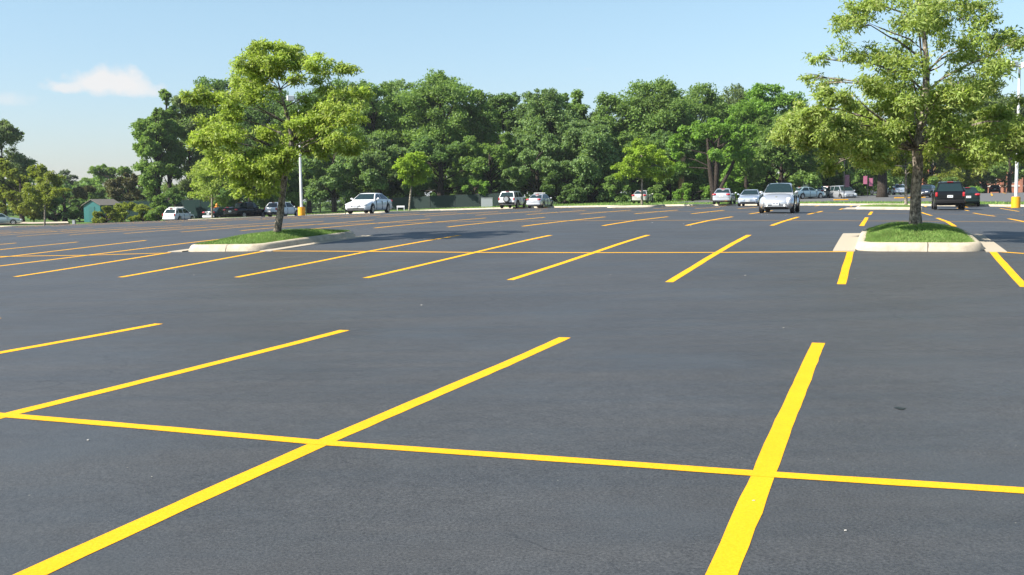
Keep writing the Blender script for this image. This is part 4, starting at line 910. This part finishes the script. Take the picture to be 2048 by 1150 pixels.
wb = at(801, 100); b_ = empty('barrier', wb, R(-8), 'low white barrier between the white sedan and the young tree', 'barrier')
bm = bmesh.new(); box(bm, (0, 0, .62), (.75, .06, .16), 0, .01); bm_obj('board', bm, WHITEM, b_)
for x in (-.33, .33): bm = bmesh.new(); box(bm, (x, 0, .27), (.05, .05, .54)); bm_obj('leg', bm, WHITEM, b_)
ub = at(146, 128); u_ = empty('utility_box', ub, R(-10), 'small pale utility box on the grass left of the shed', 'utility box')
bm = bmesh.new(); box(bm, (0, 0, .3), (.34, .3, .6), 0, .02); bm_obj('cabinet', bm, GREYM, u_)
bm = bmesh.new(); box(bm, (0, 0, .62), (.38, .34, .05), 0, .01); bm_obj('lid', bm, GREYM, u_)
u2 = at(975, 128); u_ = empty('utility_box', u2, R(-10), 'pale grey utility box left of the white off-road vehicle', 'utility box')
bm = bmesh.new(); box(bm, (0, 0, .55), (1.4, .8, 1.1), 0, .04); bm_obj('cabinet', bm, GREYM, u_)
bm = bmesh.new(); box(bm, (0, 0, 1.12), (1.46, .86, .06), 0, .01); bm_obj('lid', bm, GREYM, u_)
# ---------------------------------------------------------------- vehicles
def paint(name, col, metal=0.0, rough=.32, coat=1.0, spec=.5):
    return mat(name, col, rough, metal, spec, coat)
PW = paint('white_car_paint', (.78, .78, .76)); PS = paint('silver_car_paint', (.52, .54, .57), .55, .34); PSB = paint('silver_blue_car_paint', (.44, .50, .58), .5, .33)
PK = paint('black_car_paint', (.006, .007, .008), coat=.12, spec=.22, rough=.25); PDG = paint('dark_green_car_paint', (.007, .017, .016), coat=.15, spec=.28); PBG = paint('beige_car_paint', (.52, .48, .42), .4, .35)
PSG = paint('silver_green_car_paint', (.36, .44, .41), .5, .34); PDB = paint('dark_blue_car_paint', (.018, .022, .036), coat=.4); PTEAL = paint('pale_blue_car_paint', (.36, .48, .52), .4, .34)
GL = mat('car_glass', (.014, .028, .03), .04, spec=.38); TYRE = mat('tyre_rubber', (.018, .017, .017), .85); RIM = mat('alloy_rim', (.5, .5, .51), .3, .75)
REDL = mat('red_tail_lamp', (.42, .012, .016), .2, coat=1); HEADL = mat('headlamp', (.74, .75, .74), .1, coat=1); AMB = mat('amber_lamp', (.7, .25, .02), .2)
PLATE = mat('number_plate', (.70, .71, .70), .5); TRIM = mat('black_plastic', (.012, .012, .013), .6, spec=.2); CHR = mat('chrome', (.7, .7, .7), .12, 1)
LETT = mat('plate_lettering', (.05, .07, .16), .6); INT = mat('seat_fabric', (.12, .12, .12), .9)
_cache = {}
def tmp_eval(bm, mods):
    me = bpy.data.meshes.new('tmp'); bmesh.ops.recalc_face_normals(bm, faces=bm.faces); bm.to_mesh(me); bm.free()
    o = bpy.data.objects.new('tmp', me); COL.objects.link(o); mods(o)
    dg = bpy.context.evaluated_depsgraph_get(); dg.update()
    r = bpy.data.meshes.new_from_object(o.evaluated_get(dg)); bpy.data.objects.remove(o); bpy.data.meshes.remove(me)
    return r
SPEC = dict(
 sedan=dict(L=4.9, W=1.82, H=1.42, wr=.315, wb=2.78, wx=.06, belt=.96, cab=(1.02, .28, -.98, -1.72), st=[(-2.44, .38, .78, .66), (-2.38, .26, .97, .80), (-2.0, .20, 1.02, .88), (-1.2, .17, .99, .905), (0, .17, .955, .91), (1.0, .17, .94, .905), (1.8, .19, .83, .88), (2.25, .22, .73, .83), (2.42, .30, .60, .70)], ht=.58),
 compact=dict(L=4.45, W=1.72, H=1.46, wr=.31, wb=2.6, wx=.05, belt=.97, cab=(1.02, .30, -.90, -1.60), st=[(-2.2, .42, .84, .62), (-2.13, .28, 1.02, .78), (-1.85, .22, 1.06, .84), (-1.1, .18, 1.0, .855), (0, .18, .96, .86), (.95, .18, .95, .855), (1.65, .2, .85, .83), (2.05, .23, .74, .78), (2.2, .32, .62, .66)], ht=.56),
 beetle=dict(L=4.08, W=1.60, H=1.50, wr=.32, wb=2.51, wx=.02, belt=.98, cab=(.86, .22, -.75, -1.62), st=[(-2.0, .38, .62, .50), (-1.9, .28, .82, .66), (-1.55, .2, .98, .74), (-.9, .18, 1.0, .80), (0, .18, .98, .81), (.85, .18, .98, .79), (1.4, .2, .90, .73), (1.8, .25, .74, .66), (1.98, .34, .56, .52)], ht=.56, bug=True),
 suv=dict(L=4.75, W=1.86, H=1.80, wr=.37, wb=2.85, wx=.10, belt=1.12, cab=(1.00, .42, -1.95, -2.26), st=[(-2.36, .48, 1.00, .80), (-2.32, .38, 1.14, .88), (-1.9, .30, 1.16, .92), (-1.0, .28, 1.14, .93), (0, .28, 1.12, .93), (.95, .28, 1.10, .925), (1.7, .3, 1.03, .90), (2.15, .34, .93, .85), (2.34, .42, .80, .74)], ht=.66, vert=True),
 crossover=dict(L=4.5, W=1.78, H=1.66, wr=.345, wb=2.65, wx=.08, belt=1.05, cab=(1.10, .42, -1.60, -2.02), st=[(-2.22, .42, .92, .74), (-2.17, .32, 1.06, .84), (-1.8, .26, 1.09, .88), (-1.0, .24, 1.07, .89), (0, .24, 1.05, .89), (1.0, .24, 1.03, .885), (1.65, .26, .95, .86), (2.05, .3, .85, .81), (2.21, .38, .72, .70)], ht=.62, vert=True),
 van=dict(L=4.9, W=1.92, H=1.75, wr=.34, wb=2.9, wx=.05, belt=1.08, cab=(1.65, .75, -1.95, -2.32), st=[(-2.42, .42, .95, .80), (-2.37, .30, 1.08, .90), (-1.9, .23, 1.10, .94), (-1.0, .22, 1.09, .95), (.3, .22, 1.07, .95), (1.3, .22, 1.04, .94), (1.9, .25, .92, .90), (2.3, .28, .78, .84), (2.43, .36, .64, .72)], ht=.66, vert=True),
 pickup=dict(L=5.4, W=1.9, H=1.78, wr=.38, wb=3.3, wx=.12, belt=1.12, cab=(1.12, .55, -.75, -.95), st=[(-2.68, .52, 1.0, .84), (-2.62, .42, 1.12, .92), (-2.2, .36, 1.13, .95), (-1.0, .32, 1.12, .95), (0, .32, 1.12, .95), (1.1, .32, 1.10, .94), (1.9, .34, 1.03, .92), (2.45, .38, .95, .88), (2.66, .48, .80, .78)], ht=.68))
def body_mesh(kind):
    if kind in _cache: return _cache[kind]
    S = SPEC[kind]; bm = bmesh.new(); rings = []
    for (x, zb, zt, hw) in S['st']:
        h = zt - zb
        half = [(0, zb), (.80*hw, zb), (.965*hw, zb + .10*h), (hw, zb + .42*h), (.992*hw, zb + .70*h), (.93*hw, zb + .93*h), (.72*hw, zt), (.36*hw, zt + .018), (0, zt + .024)]
        full = half + [(-y, z) for y, z in half[-2:0:-1]]
        rings.append([bm.verts.new((x, y, z)) for y, z in full])
    n = len(rings[0])
    for A, B in zip(rings, rings[1:]):
        for k in range(n): bm.faces.new((A[k], A[(k+1) % n], B[(k+1) % n], B[k]))
    bm.faces.new(rings[0]); bm.faces.new(rings[-1])
    bmc = bmesh.new()
    for wx in (S['wb']/2 + S['wx'], -S['wb']/2 + S['wx']):
        for sy in (-1, 1): cyl(bmc, (wx, sy*S['W']/2, S['wr'] + .03), S['wr'] + .065, .62, 'Y', 28)
    mc = bpy.data.meshes.new('cut'); bmesh.ops.recalc_face_normals(bmc, faces=bmc.faces); bmc.to_mesh(mc); bmc.free()
    cut = bpy.data.objects.new('cut', mc); COL.objects.link(cut)
    if S.get('bug'):
        me0 = tmp_eval(bm, lambda o: setattr(o.modifiers.new('s', 'SUBSURF'), 'levels', 2))
        bm = bmesh.new(); bm.from_mesh(me0); bpy.data.meshes.remove(me0)
        me1 = tmp_eval(bm, lambda o: None)
        parts = [me1]
        for wx in (1.27, -1.24):
            for sy in (-1, 1):
                b2 = bmesh.new(); ell(b2, (wx, sy*.60, .50), (.66, .275, .36), 24, 16); parts.append(tmp_eval(b2, lambda o: None))
        outs = []
        for m in parts:
            b3 = bmesh.new(); b3.from_mesh(m)
            def mm(o):
                q = o.modifiers.new('b', 'BOOLEAN'); q.object = cut; q.operation = 'DIFFERENCE'; q.solver = 'EXACT'
            outs.append(tmp_eval(b3, mm))
        bj = bmesh.new()
        for m in outs: bj.from_mesh(m)
        r = bpy.data.meshes.new('body'); bj.to_mesh(r); bj.free()
    else:
        def mods(o):
            o.modifiers.new('s', 'SUBSURF').levels = 2
            q = o.modifiers.new('b', 'BOOLEAN'); q.object = cut; q.operation = 'DIFFERENCE'; q.solver = 'EXACT'
        r = tmp_eval(bm, mods)
    bpy.data.objects.remove(cut); bpy.data.meshes.remove(mc)
    r.name = 'body'; _cache[kind] = r
    return r
def quad_panel(name, P, mt, parent, inset=.04, off=.012):
    """a glass pane lying just proud of a cabin face; P are corners in order"""
    P = [Vector(p) for p in P]; c = sum(P, Vector())/len(P)
    n = (P[1]-P[0]).cross(P[-1]-P[0]).normalized()
    if n.dot(c - Vector((0, 0, .6))) < 0: n = -n
    bm = bmesh.new(); Q = [p + (c-p).normalized()*inset for p in P]
    A = [bm.verts.new(q + n*off) for q in Q]; B = [bm.verts.new(q - n*.01) for q in Q]
    bm.faces.new(A); bm.faces.new(B)
    for k in range(len(A)): bm.faces.new((A[k], A[(k+1) % len(A)], B[(k+1) % len(A)], B[k]))
    return bm_obj(name, bm, mt, parent)
def car(name, label, cat, kind, px, d, hd, pm, front=True, rear=True, group='vehicles parked around the lot', spare=False, rack=False, dz=0, rails=False, bars=False, plate_txt=False, bumper=None, flare=False):
    S = SPEC[kind]; p = at(px, d, dz)
    # tilt onto the slope of the paving
    a = R(90 - hd); root = empty(name, p, a, label, cat, group)
    Lh = S['L']/2; W_ = S['W']; H = S['H']; st = S['st']
    link('body', body_mesh(kind).copy(), pm, root, 50)
    xw, xf, xr, xb = S['cab']; bl = S['belt'] - .03; hb = W_*.455; ht = S['ht']; 
    # cabin shell
    bm = bmesh.new(); rings = []
    zr = H - .03
    if S.get('bug'):
        xs = [(xw, 0), (xw-.32, .55), (xf, .90), (-.15, 1.0), (-.55, .955), (-1.0, .72), (-1.35, .42), (xb, 0)]
    else:
        xm = (xf+xr)/2
        xs = [(xw, 0), (xf, .95), (xm + .25, 1.0), (xm - .3, .995), (xr, .93), (xb, 0)]
    for x, f in xs:
        zt = bl + (H - bl)*f; y1 = hb + (ht - hb)*f
        half = [(0, bl-.06), (hb, bl-.06), (hb, bl), (y1*1.0, bl + (zt-bl)*.92), (y1*.86, bl + (zt-bl)*.985), (y1*.4, zt), (0, zt+.005)]
        full = half + [(-y, z) for y, z in half[-2:0:-1]]
        rings.append([bm.verts.new((x, y, z)) for y, z in full])
    n = len(rings[0])
    for A, B in zip(rings, rings[1:]):
        for k in range(n): bm.faces.new((A[k], A[(k+1) % n], B[(k+1) % n], B[k]))
    bm.faces.new(rings[0]); bm.faces.new(rings[-1])
    bmesh.ops.remove_doubles(bm, verts=bm.verts, dist=.001)
    bm_obj('cabin', bm, pm, root, 40)
    def side(x, f, sy, o=0):                    # point on the cabin side plane at height fraction f
        z = bl + (H-bl)*.92*f; return (x, sy*(hb + (ht-hb)*f), z)
    def front_pt(f, y, a0, a1, w0, w1, zt):     # a0 base x, a1 top x
        return (a0 + (a1-a0)*f, y*(w0 + (w1-w0)*f), bl + (zt-bl)*f)
    ztop = bl + (H-bl)*.95
    if S.get('bug'):
        quad_panel('windscreen', [front_pt(.10, -1, xw, xf, hb, ht, ztop-.02), front_pt(.10, 1, xw, xf, hb, ht, ztop-.02), front_pt(.58, 1, xw+.02, xf+.08, hb, ht+.02, ztop), front_pt(.93, .94, xw, xf, hb, ht, ztop), front_pt(.97, 0, xw, xf, hb, ht, ztop+.03), front_pt(.93, -.94, xw, xf, hb, ht, ztop), front_pt(.58, -1, xw+.02, xf+.08, hb, ht+.02, ztop)], GL, root, .045, .045)
    else:
        quad_panel('windscreen', [front_pt(.05, -.97, xw, xf, hb, ht, ztop), front_pt(.05, .97, xw, xf, hb, ht, ztop), front_pt(.93, .97, xw, xf, hb, ht, ztop), front_pt(.93, -.97, xw, xf, hb, ht, ztop)], GL, root, .05)
    quad_panel('rear_window', [front_pt(.10, -.97, xb, xr, hb, ht, ztop-.03), front_pt(.10, .97, xb, xr, hb, ht, ztop-.03), front_pt(.90, .95, xb, xr, hb, ht, ztop-.03), front_pt(.90, -.95, xb, xr, hb, ht, ztop-.03)], GL, root, .05, .014 if not S.get('bug') else .05)
    for sy in (-1, 1):
        xm = (xw + xb)/2 + .12
        F = lambda f, x0, x1: x0 + (x1-x0)*f
        lo, hi = .08, .93
        if S.get('vert'):
            x3 = xm - .95
            quad_panel('side_window', [side(F(lo, xw, xf)-.10, lo, sy), side(xm, lo, sy), side(xm, hi, sy), side(F(hi, xw, xf)-.06, hi, sy)], GL, root, .04)
            quad_panel('side_window', [side(xm-.06, lo, sy), side(x3, lo, sy), side(x3, hi, sy), side(xm-.06, hi, sy)], GL, root, .04)
            quad_panel('side_window', [side(x3-.08, lo, sy), side(F(lo, xb, xr)+.12, lo, sy), side(F(hi, xb, xr)+.08, hi, sy), side(x3-.08, hi, sy)], GL, root, .04)
        else:
            quad_panel('side_window', [side(F(lo, xw, xf)-.14, lo, sy), side(xm, lo, sy), side(xm, hi, sy), side(F(hi, xw, xf)-.05, hi, sy)], GL, root, .04, .02)
            if kind != 'pickup':
                quad_panel('side_window', [side(xm-.07, lo, sy), side(F(lo, xb, xr)+.16, lo, sy), side(F(hi, xb, xr)+.10, hi, sy), side(xm-.07, hi, sy)], GL, root, .04, .02)
        # mirror
        bm = bmesh.new(); ell(bm, (xw-.30, sy*(W_/2+.07), bl+.09), (.06, .095, .065), 12, 8); box(bm, (xw-.30, sy*(W_/2-.03), bl+.05), (.05, .16, .045)); bm_obj('mirror', bm, pm, root, 60)
        bm = bmesh.new(); box(bm, (xm+.12, sy*(W_/2+.008), .86 if not S.get('vert') else .98), (.16, .03, .035), 0, .008); bm_obj('door_handle', bm, pm if kind != 'suv' else TRIM, root)
        bm = bmesh.new(); zc = S['belt']*.60
        for xx in (xm + .04, F(0, xw, xf) - .35 + .15, xm - .98): box(bm, (xx, sy*(W_/2 - .012), zc), (.012, .05, S['belt']*.62))
        bm_obj('door_seam', bm, TRIM, root)
        for wx in (S['wb']/2 + S['wx'], -S['wb']/2 + S['wx']):
            wr = S['wr']; yy = sy*(W_/2 - .115)
            if S.get('bug'): yy = sy*.745
            wheel = empty('wheel', (0, 0, 0)); wheel.parent = root
            bm = bmesh.new(); cyl(bm, (wx, yy, wr), wr, .205, 'Y', 28); bmesh.ops.bevel(bm, geom=[e for e in bm.edges if abs(e.verts[0].co.y - e.verts[1].co.y) < 1e-4], offset=.03, segments=2, affect='EDGES'); bm_obj('tyre', bm, TYRE, wheel, 40)
            bm = bmesh.new(); cyl(bm, (wx, yy + sy*.095, wr), wr*.66, .03, 'Y', 24); bm_obj('rim', bm, RIM, wheel, 40)
            bm = bmesh.new()
            for k in range(5):
                an = k*2*math.pi/5; box(bm, (wx + math.cos(an)*wr*.42, yy + sy*.112, wr + math.sin(an)*wr*.42), (.07, .012, .07))
            ro = bm_obj('rim_opening', bm, TRIM, wheel); ro['kind'] = 'stuff'
            if flare:
                bm = bmesh.new(); tube(bm, [Vector((wx + math.cos(t)*(wr+.09), sy*(W_/2+.01), wr + .03 + math.sin(t)*(wr+.09))) for t in np.linspace(-.1, math.pi+.1, 13)], [.055]*13, 6); bm_obj('wheel_arch_flare', bm, TRIM, root, 60)
    # underbody
    bm = bmesh.new(); box(bm, (0, 0, .27 if not S.get('vert') else .36), (S['L']*.86, W_*.70, .16)); bm_obj('underbody', bm, TRIM, root)
    xe = st[-1][0]; zb_, zt_, we = st[-2][1], st[-2][2], st[-2][3]
    xh = st[-2][0]
    if front:
        if S.get('bug'):
            for sy in (-1, 1):
                bm = bmesh.new(); ell(bm, (1.70, sy*.60, .665), (.17, .145, .125), 18, 12); bm_obj('headlight', bm, HEADL, root, 80)
                bm = bmesh.new(); cyl(bm, (1.985, sy*.42, .385), .055, .05, 'X', 14); bm_obj('fog_light', bm, HEADL, root, 40)
                bm = bmesh.new(); box(bm, (1.83, sy*.71, .46), (.06, .04, .035), -sy*.5, .01); bm_obj('indicator', bm, AMB, root)
            bm = bmesh.new(); box(bm, (1.935, 0, .40), (.10, 1.06, .055), 0, .02); box(bm, (1.925, 0, .315), (.10, 1.0, .05), 0, .02); bm_obj('grille', bm, TRIM, root)
            bm = bmesh.new(); box(bm, (1.955, 0, .355), (.09, 1.1, .04), 0, .015); bm_obj('bumper_bar', bm, pm, root)
            bm = bmesh.new(); cyl(bm, (1.70, 0, .80), .05, .04, 'X', 16); bm_obj('badge', bm, CHR, root)
        else:
            for sy in (-1, 1):
                bm = bmesh.new(); ell(bm, (xh + .02, sy*we*.74, zt_ - .10), (.13, .20, .075), 16, 10); bm_obj('headlight', bm, HEADL, root, 80)
            bm = bmesh.new(); box(bm, (xe - .025, 0, zt_ - .17), (.09, we*.85, .10), 0, .02); bm_obj('grille', bm, TRIM if kind != 'sedan' else GREYM, root)
            bm = bmesh.new(); box(bm, (xe - .045, 0, zb_ + .135), (.12, we*1.45, .075), 0, .015); bm_obj('air_intake', bm, TRIM, root)
        bm = bmesh.new(); xp = xe + .01 if not S.get('bug') else 2.0
        zp = zb_ + .26 if not S.get('bug') else .475
        box(bm, (xp, 0, zp), (.03, .33, .155), 0, .004); pl = bm_obj('number_plate', bm, PLATE, root)
        bm = bmesh.new()
        for k, y in enumerate((-.10, -.06, -.02, .04, .08, .12)): box(bm, (xp + .017, y - .01, zp), (.004, .024, .07))
        bm_obj('plate_characters', bm, LETT, pl)
    xq, zq0, zq, wq = st[1][0], st[1][1], st[1][2], st[1][3]
    if rear:
        for sy in (-1, 1):
            bm = bmesh.new()
            if S.get('vert'): box(bm, (xq + .02, sy*wq*.90, S['belt'] - .14), (.14, .14, .27), 0, .03)
            else: ell(bm, (xq + .03, sy*wq*.78, zq - .13), (.14, .22, .10), 16, 10)
            bm_obj('tail_light', bm, REDL, root, 60)
        xp = st[0][0] - .005; zp = zq - .30 if not S.get('vert') else S['belt'] - .27
        bm = bmesh.new(); box(bm, (xp, .0 if not spare else .52, zp if not spare else .66), (.03, .33, .155), 0, .004); pl = bm_obj('number_plate', bm, PLATE, root)
        bm = bmesh.new(); yo = 0 if not spare else .52; zo = zp if not spare else .66
        for y in (-.10, -.06, -.02, .04, .08, .12): box(bm, (xp - .017, y + yo - .01, zo), (.004, .024, .07))
        bm_obj('plate_characters', bm, LETT, pl)
        bm = bmesh.new(); box(bm, (st[0][0] + .06, 0, zq0 + .16), (.16, wq*1.92, .16 if bumper is None else .22), 0, .04); bm_obj('rear_bumper', bm, bumper or pm, root, 50)
        bm = bmesh.new(); box(bm, (xr - .05, 0, H - .04), (.10, .36, .03), 0, .005); bm_obj('brake_light', bm, REDL, root)
    if spare:
        sp = empty('spare_wheel', (0, 0, 0)); sp.parent = root
        bm = bmesh.new(); cyl(bm, (st[0][0] - .10, -.05, .98), .355, .21, 'X', 28); bmesh.ops.bevel(bm, geom=[e for e in bm.edges if abs(e.verts[0].co.x - e.verts[1].co.x) < 1e-4], offset=.03, segments=2, affect='EDGES'); bm_obj('tyre', bm, TYRE, sp, 40)
        bm = bmesh.new(); cyl(bm, (st[0][0] - .20, -.05, .98), .235, .04, 'X', 24); bm_obj('rim', bm, RIM, sp, 40)
    if rails or bars:
        bm = bmesh.new()
        for sy in (-1, 1): tube(bm, [Vector((xf-.1, sy*ht*.80, H)), Vector((xf-.25, sy*ht*.80, H+.06)), Vector((xr+.25, sy*ht*.80, H+.06)), Vector((xr+.1, sy*ht*.80, H))], [.02]*4, 6)
        if bars:
            for x in (xf-.35, xr+.45): box(bm, (x, 0, H+.10), (.06, ht*2.0, .05), 0, .01)
        bm_obj('roof_rack', bm, TRIM if not bars else WHITEM, root, 60)
    if kind == 'pickup':
        bm = bmesh.new(); box(bm, (-1.75, 0, 1.12), (1.5, 1.6, .10)); bm_obj('bed_cover', bm, TRIM, root)
    return root
AX = math.degrees(TH)
car('parked_car', 'white four-door sedan parked nose out in front of the young tree', 'car', 'sedan', 738, 74.5, AX + 180 - 4, PW)
car('parked_car', 'round-nosed silver two-door car facing the camera among the stall lines', 'car', 'beetle', 1560, 54.2, AX + 181, PS, rear=False)
car('parked_car', 'dark sport utility vehicle seen from behind on the right', 'sport utility vehicle', 'suv', 1896, 69.3, AX, PK, front=False, rails=True, bumper=TRIM)
car('parked_car', 'dark green sedan partly hidden behind the dark sport utility vehicle', 'car', 'compact', 1933, 82, AX, PDG, front=False)
car('parked_car', 'silver sedan seen from behind by the dark forked trunk', 'car', 'compact', 1449, 98.5, AX, PS, front=False)
car('parked_car', 'silver-blue sedan facing the camera left of the round-nosed car', 'car', 'sedan', 1502, 91.5, AX + 180, PSB, rear=False)
car('parked_car', 'white off-road vehicle with a spare wheel on its back', 'off-road vehicle', 'suv', 1026, 113, AX - 2, PW, front=False, spare=True, rails=True, bumper=TRIM, flare=True, dz=.05)
car('parked_car', 'silver car with white roof bars beside the white off-road vehicle', 'car', 'compact', 1081, 112, AX + 3, PS, front=False, bars=True)
car('parked_car', 'beige sedan half hidden behind the thin trunk of the small island tree', 'car', 'compact', 1286, 118, AX, PBG, front=False)
car('parked_car', 'white crossover side-on behind the trunk of the lime green tree', 'car', 'crossover', 565, 117, AX + 6, PW, front=False, bumper=TRIM)
car('parked_car', 'black pickup beside the white crossover at left', 'pickup truck', 'pickup', 491, 114, AX + 4, PK, front=False)
car('parked_car', 'blue-grey car showing its tail lamp behind the black pickup', 'car', 'compact', 464, 124, AX, PDB, front=False)
car('parked_car', 'dark green car, its rear reflection painted white, left of the black pickup', 'car', 'compact', 438, 121, AX, PDG, front=False, bumper=PW)  # white bumper paint stands in for a bright reflection on the tail
car('parked_car', 'white hatchback seen from behind at the end of the hedge', 'car', 'crossover', 357, 126, AX - 4, PW, front=False, bars=True)
car('parked_car', 'silver green sedan cut off by the left edge on a concrete pad', 'car', 'sedan', -2, 128, 68, PSG, dz=.15)
G2 = 'vehicles in the street beyond the far kerb'
car('parked_car', 'pale blue sedan right behind the round-nosed silver car', 'car', 'sedan', 1612, 126, 62, PTEAL, group=G2)
car('parked_car', 'silver compact car right of the orange hydrant', 'car', 'compact', 1636, 134, AX, PS, front=False, group=G2)
car('parked_car', 'white car squeezed behind the silver minivan', 'car', 'compact', 1655, 142, AX, PW, front=False, group=G2)
car('parked_car', 'silver minivan with a dark side facing the camera at right', 'minivan', 'van', 1682, 128, AX + 180 - 30, PS, rear=False, group=G2, dz=-.25)
car('parked_car', 'white car low behind the pink banner posts', 'car', 'sedan', 1736, 190, 70, PW, group=G2)
car('parked_car', 'pale silver-blue car left of the stout dark trunk', 'car', 'sedan', 1782, 176, 60, PTEAL, group=G2)
car('parked_car', 'silver-blue sport utility vehicle right of the stout dark trunk', 'sport utility vehicle', 'crossover', 1799, 165, AX, PSB, front=False, group=G2)
car('parked_car', 'dark red-lit sedan seen between the stout trunk and the mottled trunk', 'car', 'compact', 1822, 172, AX, PK, front=False, group=G2)
car('parked_car', 'dark blue car facing the camera between mottled trunk and dark vehicle', 'car', 'sedan', 1852, 120, AX + 196, PDB, rear=False, group=G2)
car('parked_car', 'dark off-road vehicle with a spare wheel in the far lot', 'off-road vehicle', 'suv', 1962, 190, AX, PK, front=False, spare=True, rails=True, group=G2)
car('parked_car', 'dark sedan right of the off-road vehicle in the far lot', 'car', 'sedan', 1989, 186, AX + 4, PK, front=False, group=G2)
# ---------------------------------------------------------------- thin haze volume, added to lift the dark gaps between the trees
hm = bpy.data.materials.new('haze'); hm.use_nodes = True; t = hm.node_tree
t.nodes.remove(t.nodes['Principled BSDF'])
pv = t.nodes.new('ShaderNodeVolumePrincipled'); pv.inputs['Color'].default_value = (.86, .92, 1, 1); pv.inputs['Density'].default_value = .00015; pv.inputs['Anisotropy'].default_value = .2
t.links.new(pv.outputs[0], t.nodes['Material Output'].inputs['Volume'])
bm = bmesh.new(); box(bm, (0, 500, 13), (7600, 7600, 32)); hz = bm_obj('haze', bm, hm); tag(hz, 'thin pale haze volume added over the lot to lift dark gaps in the trees', 'haze', kind='stuff')
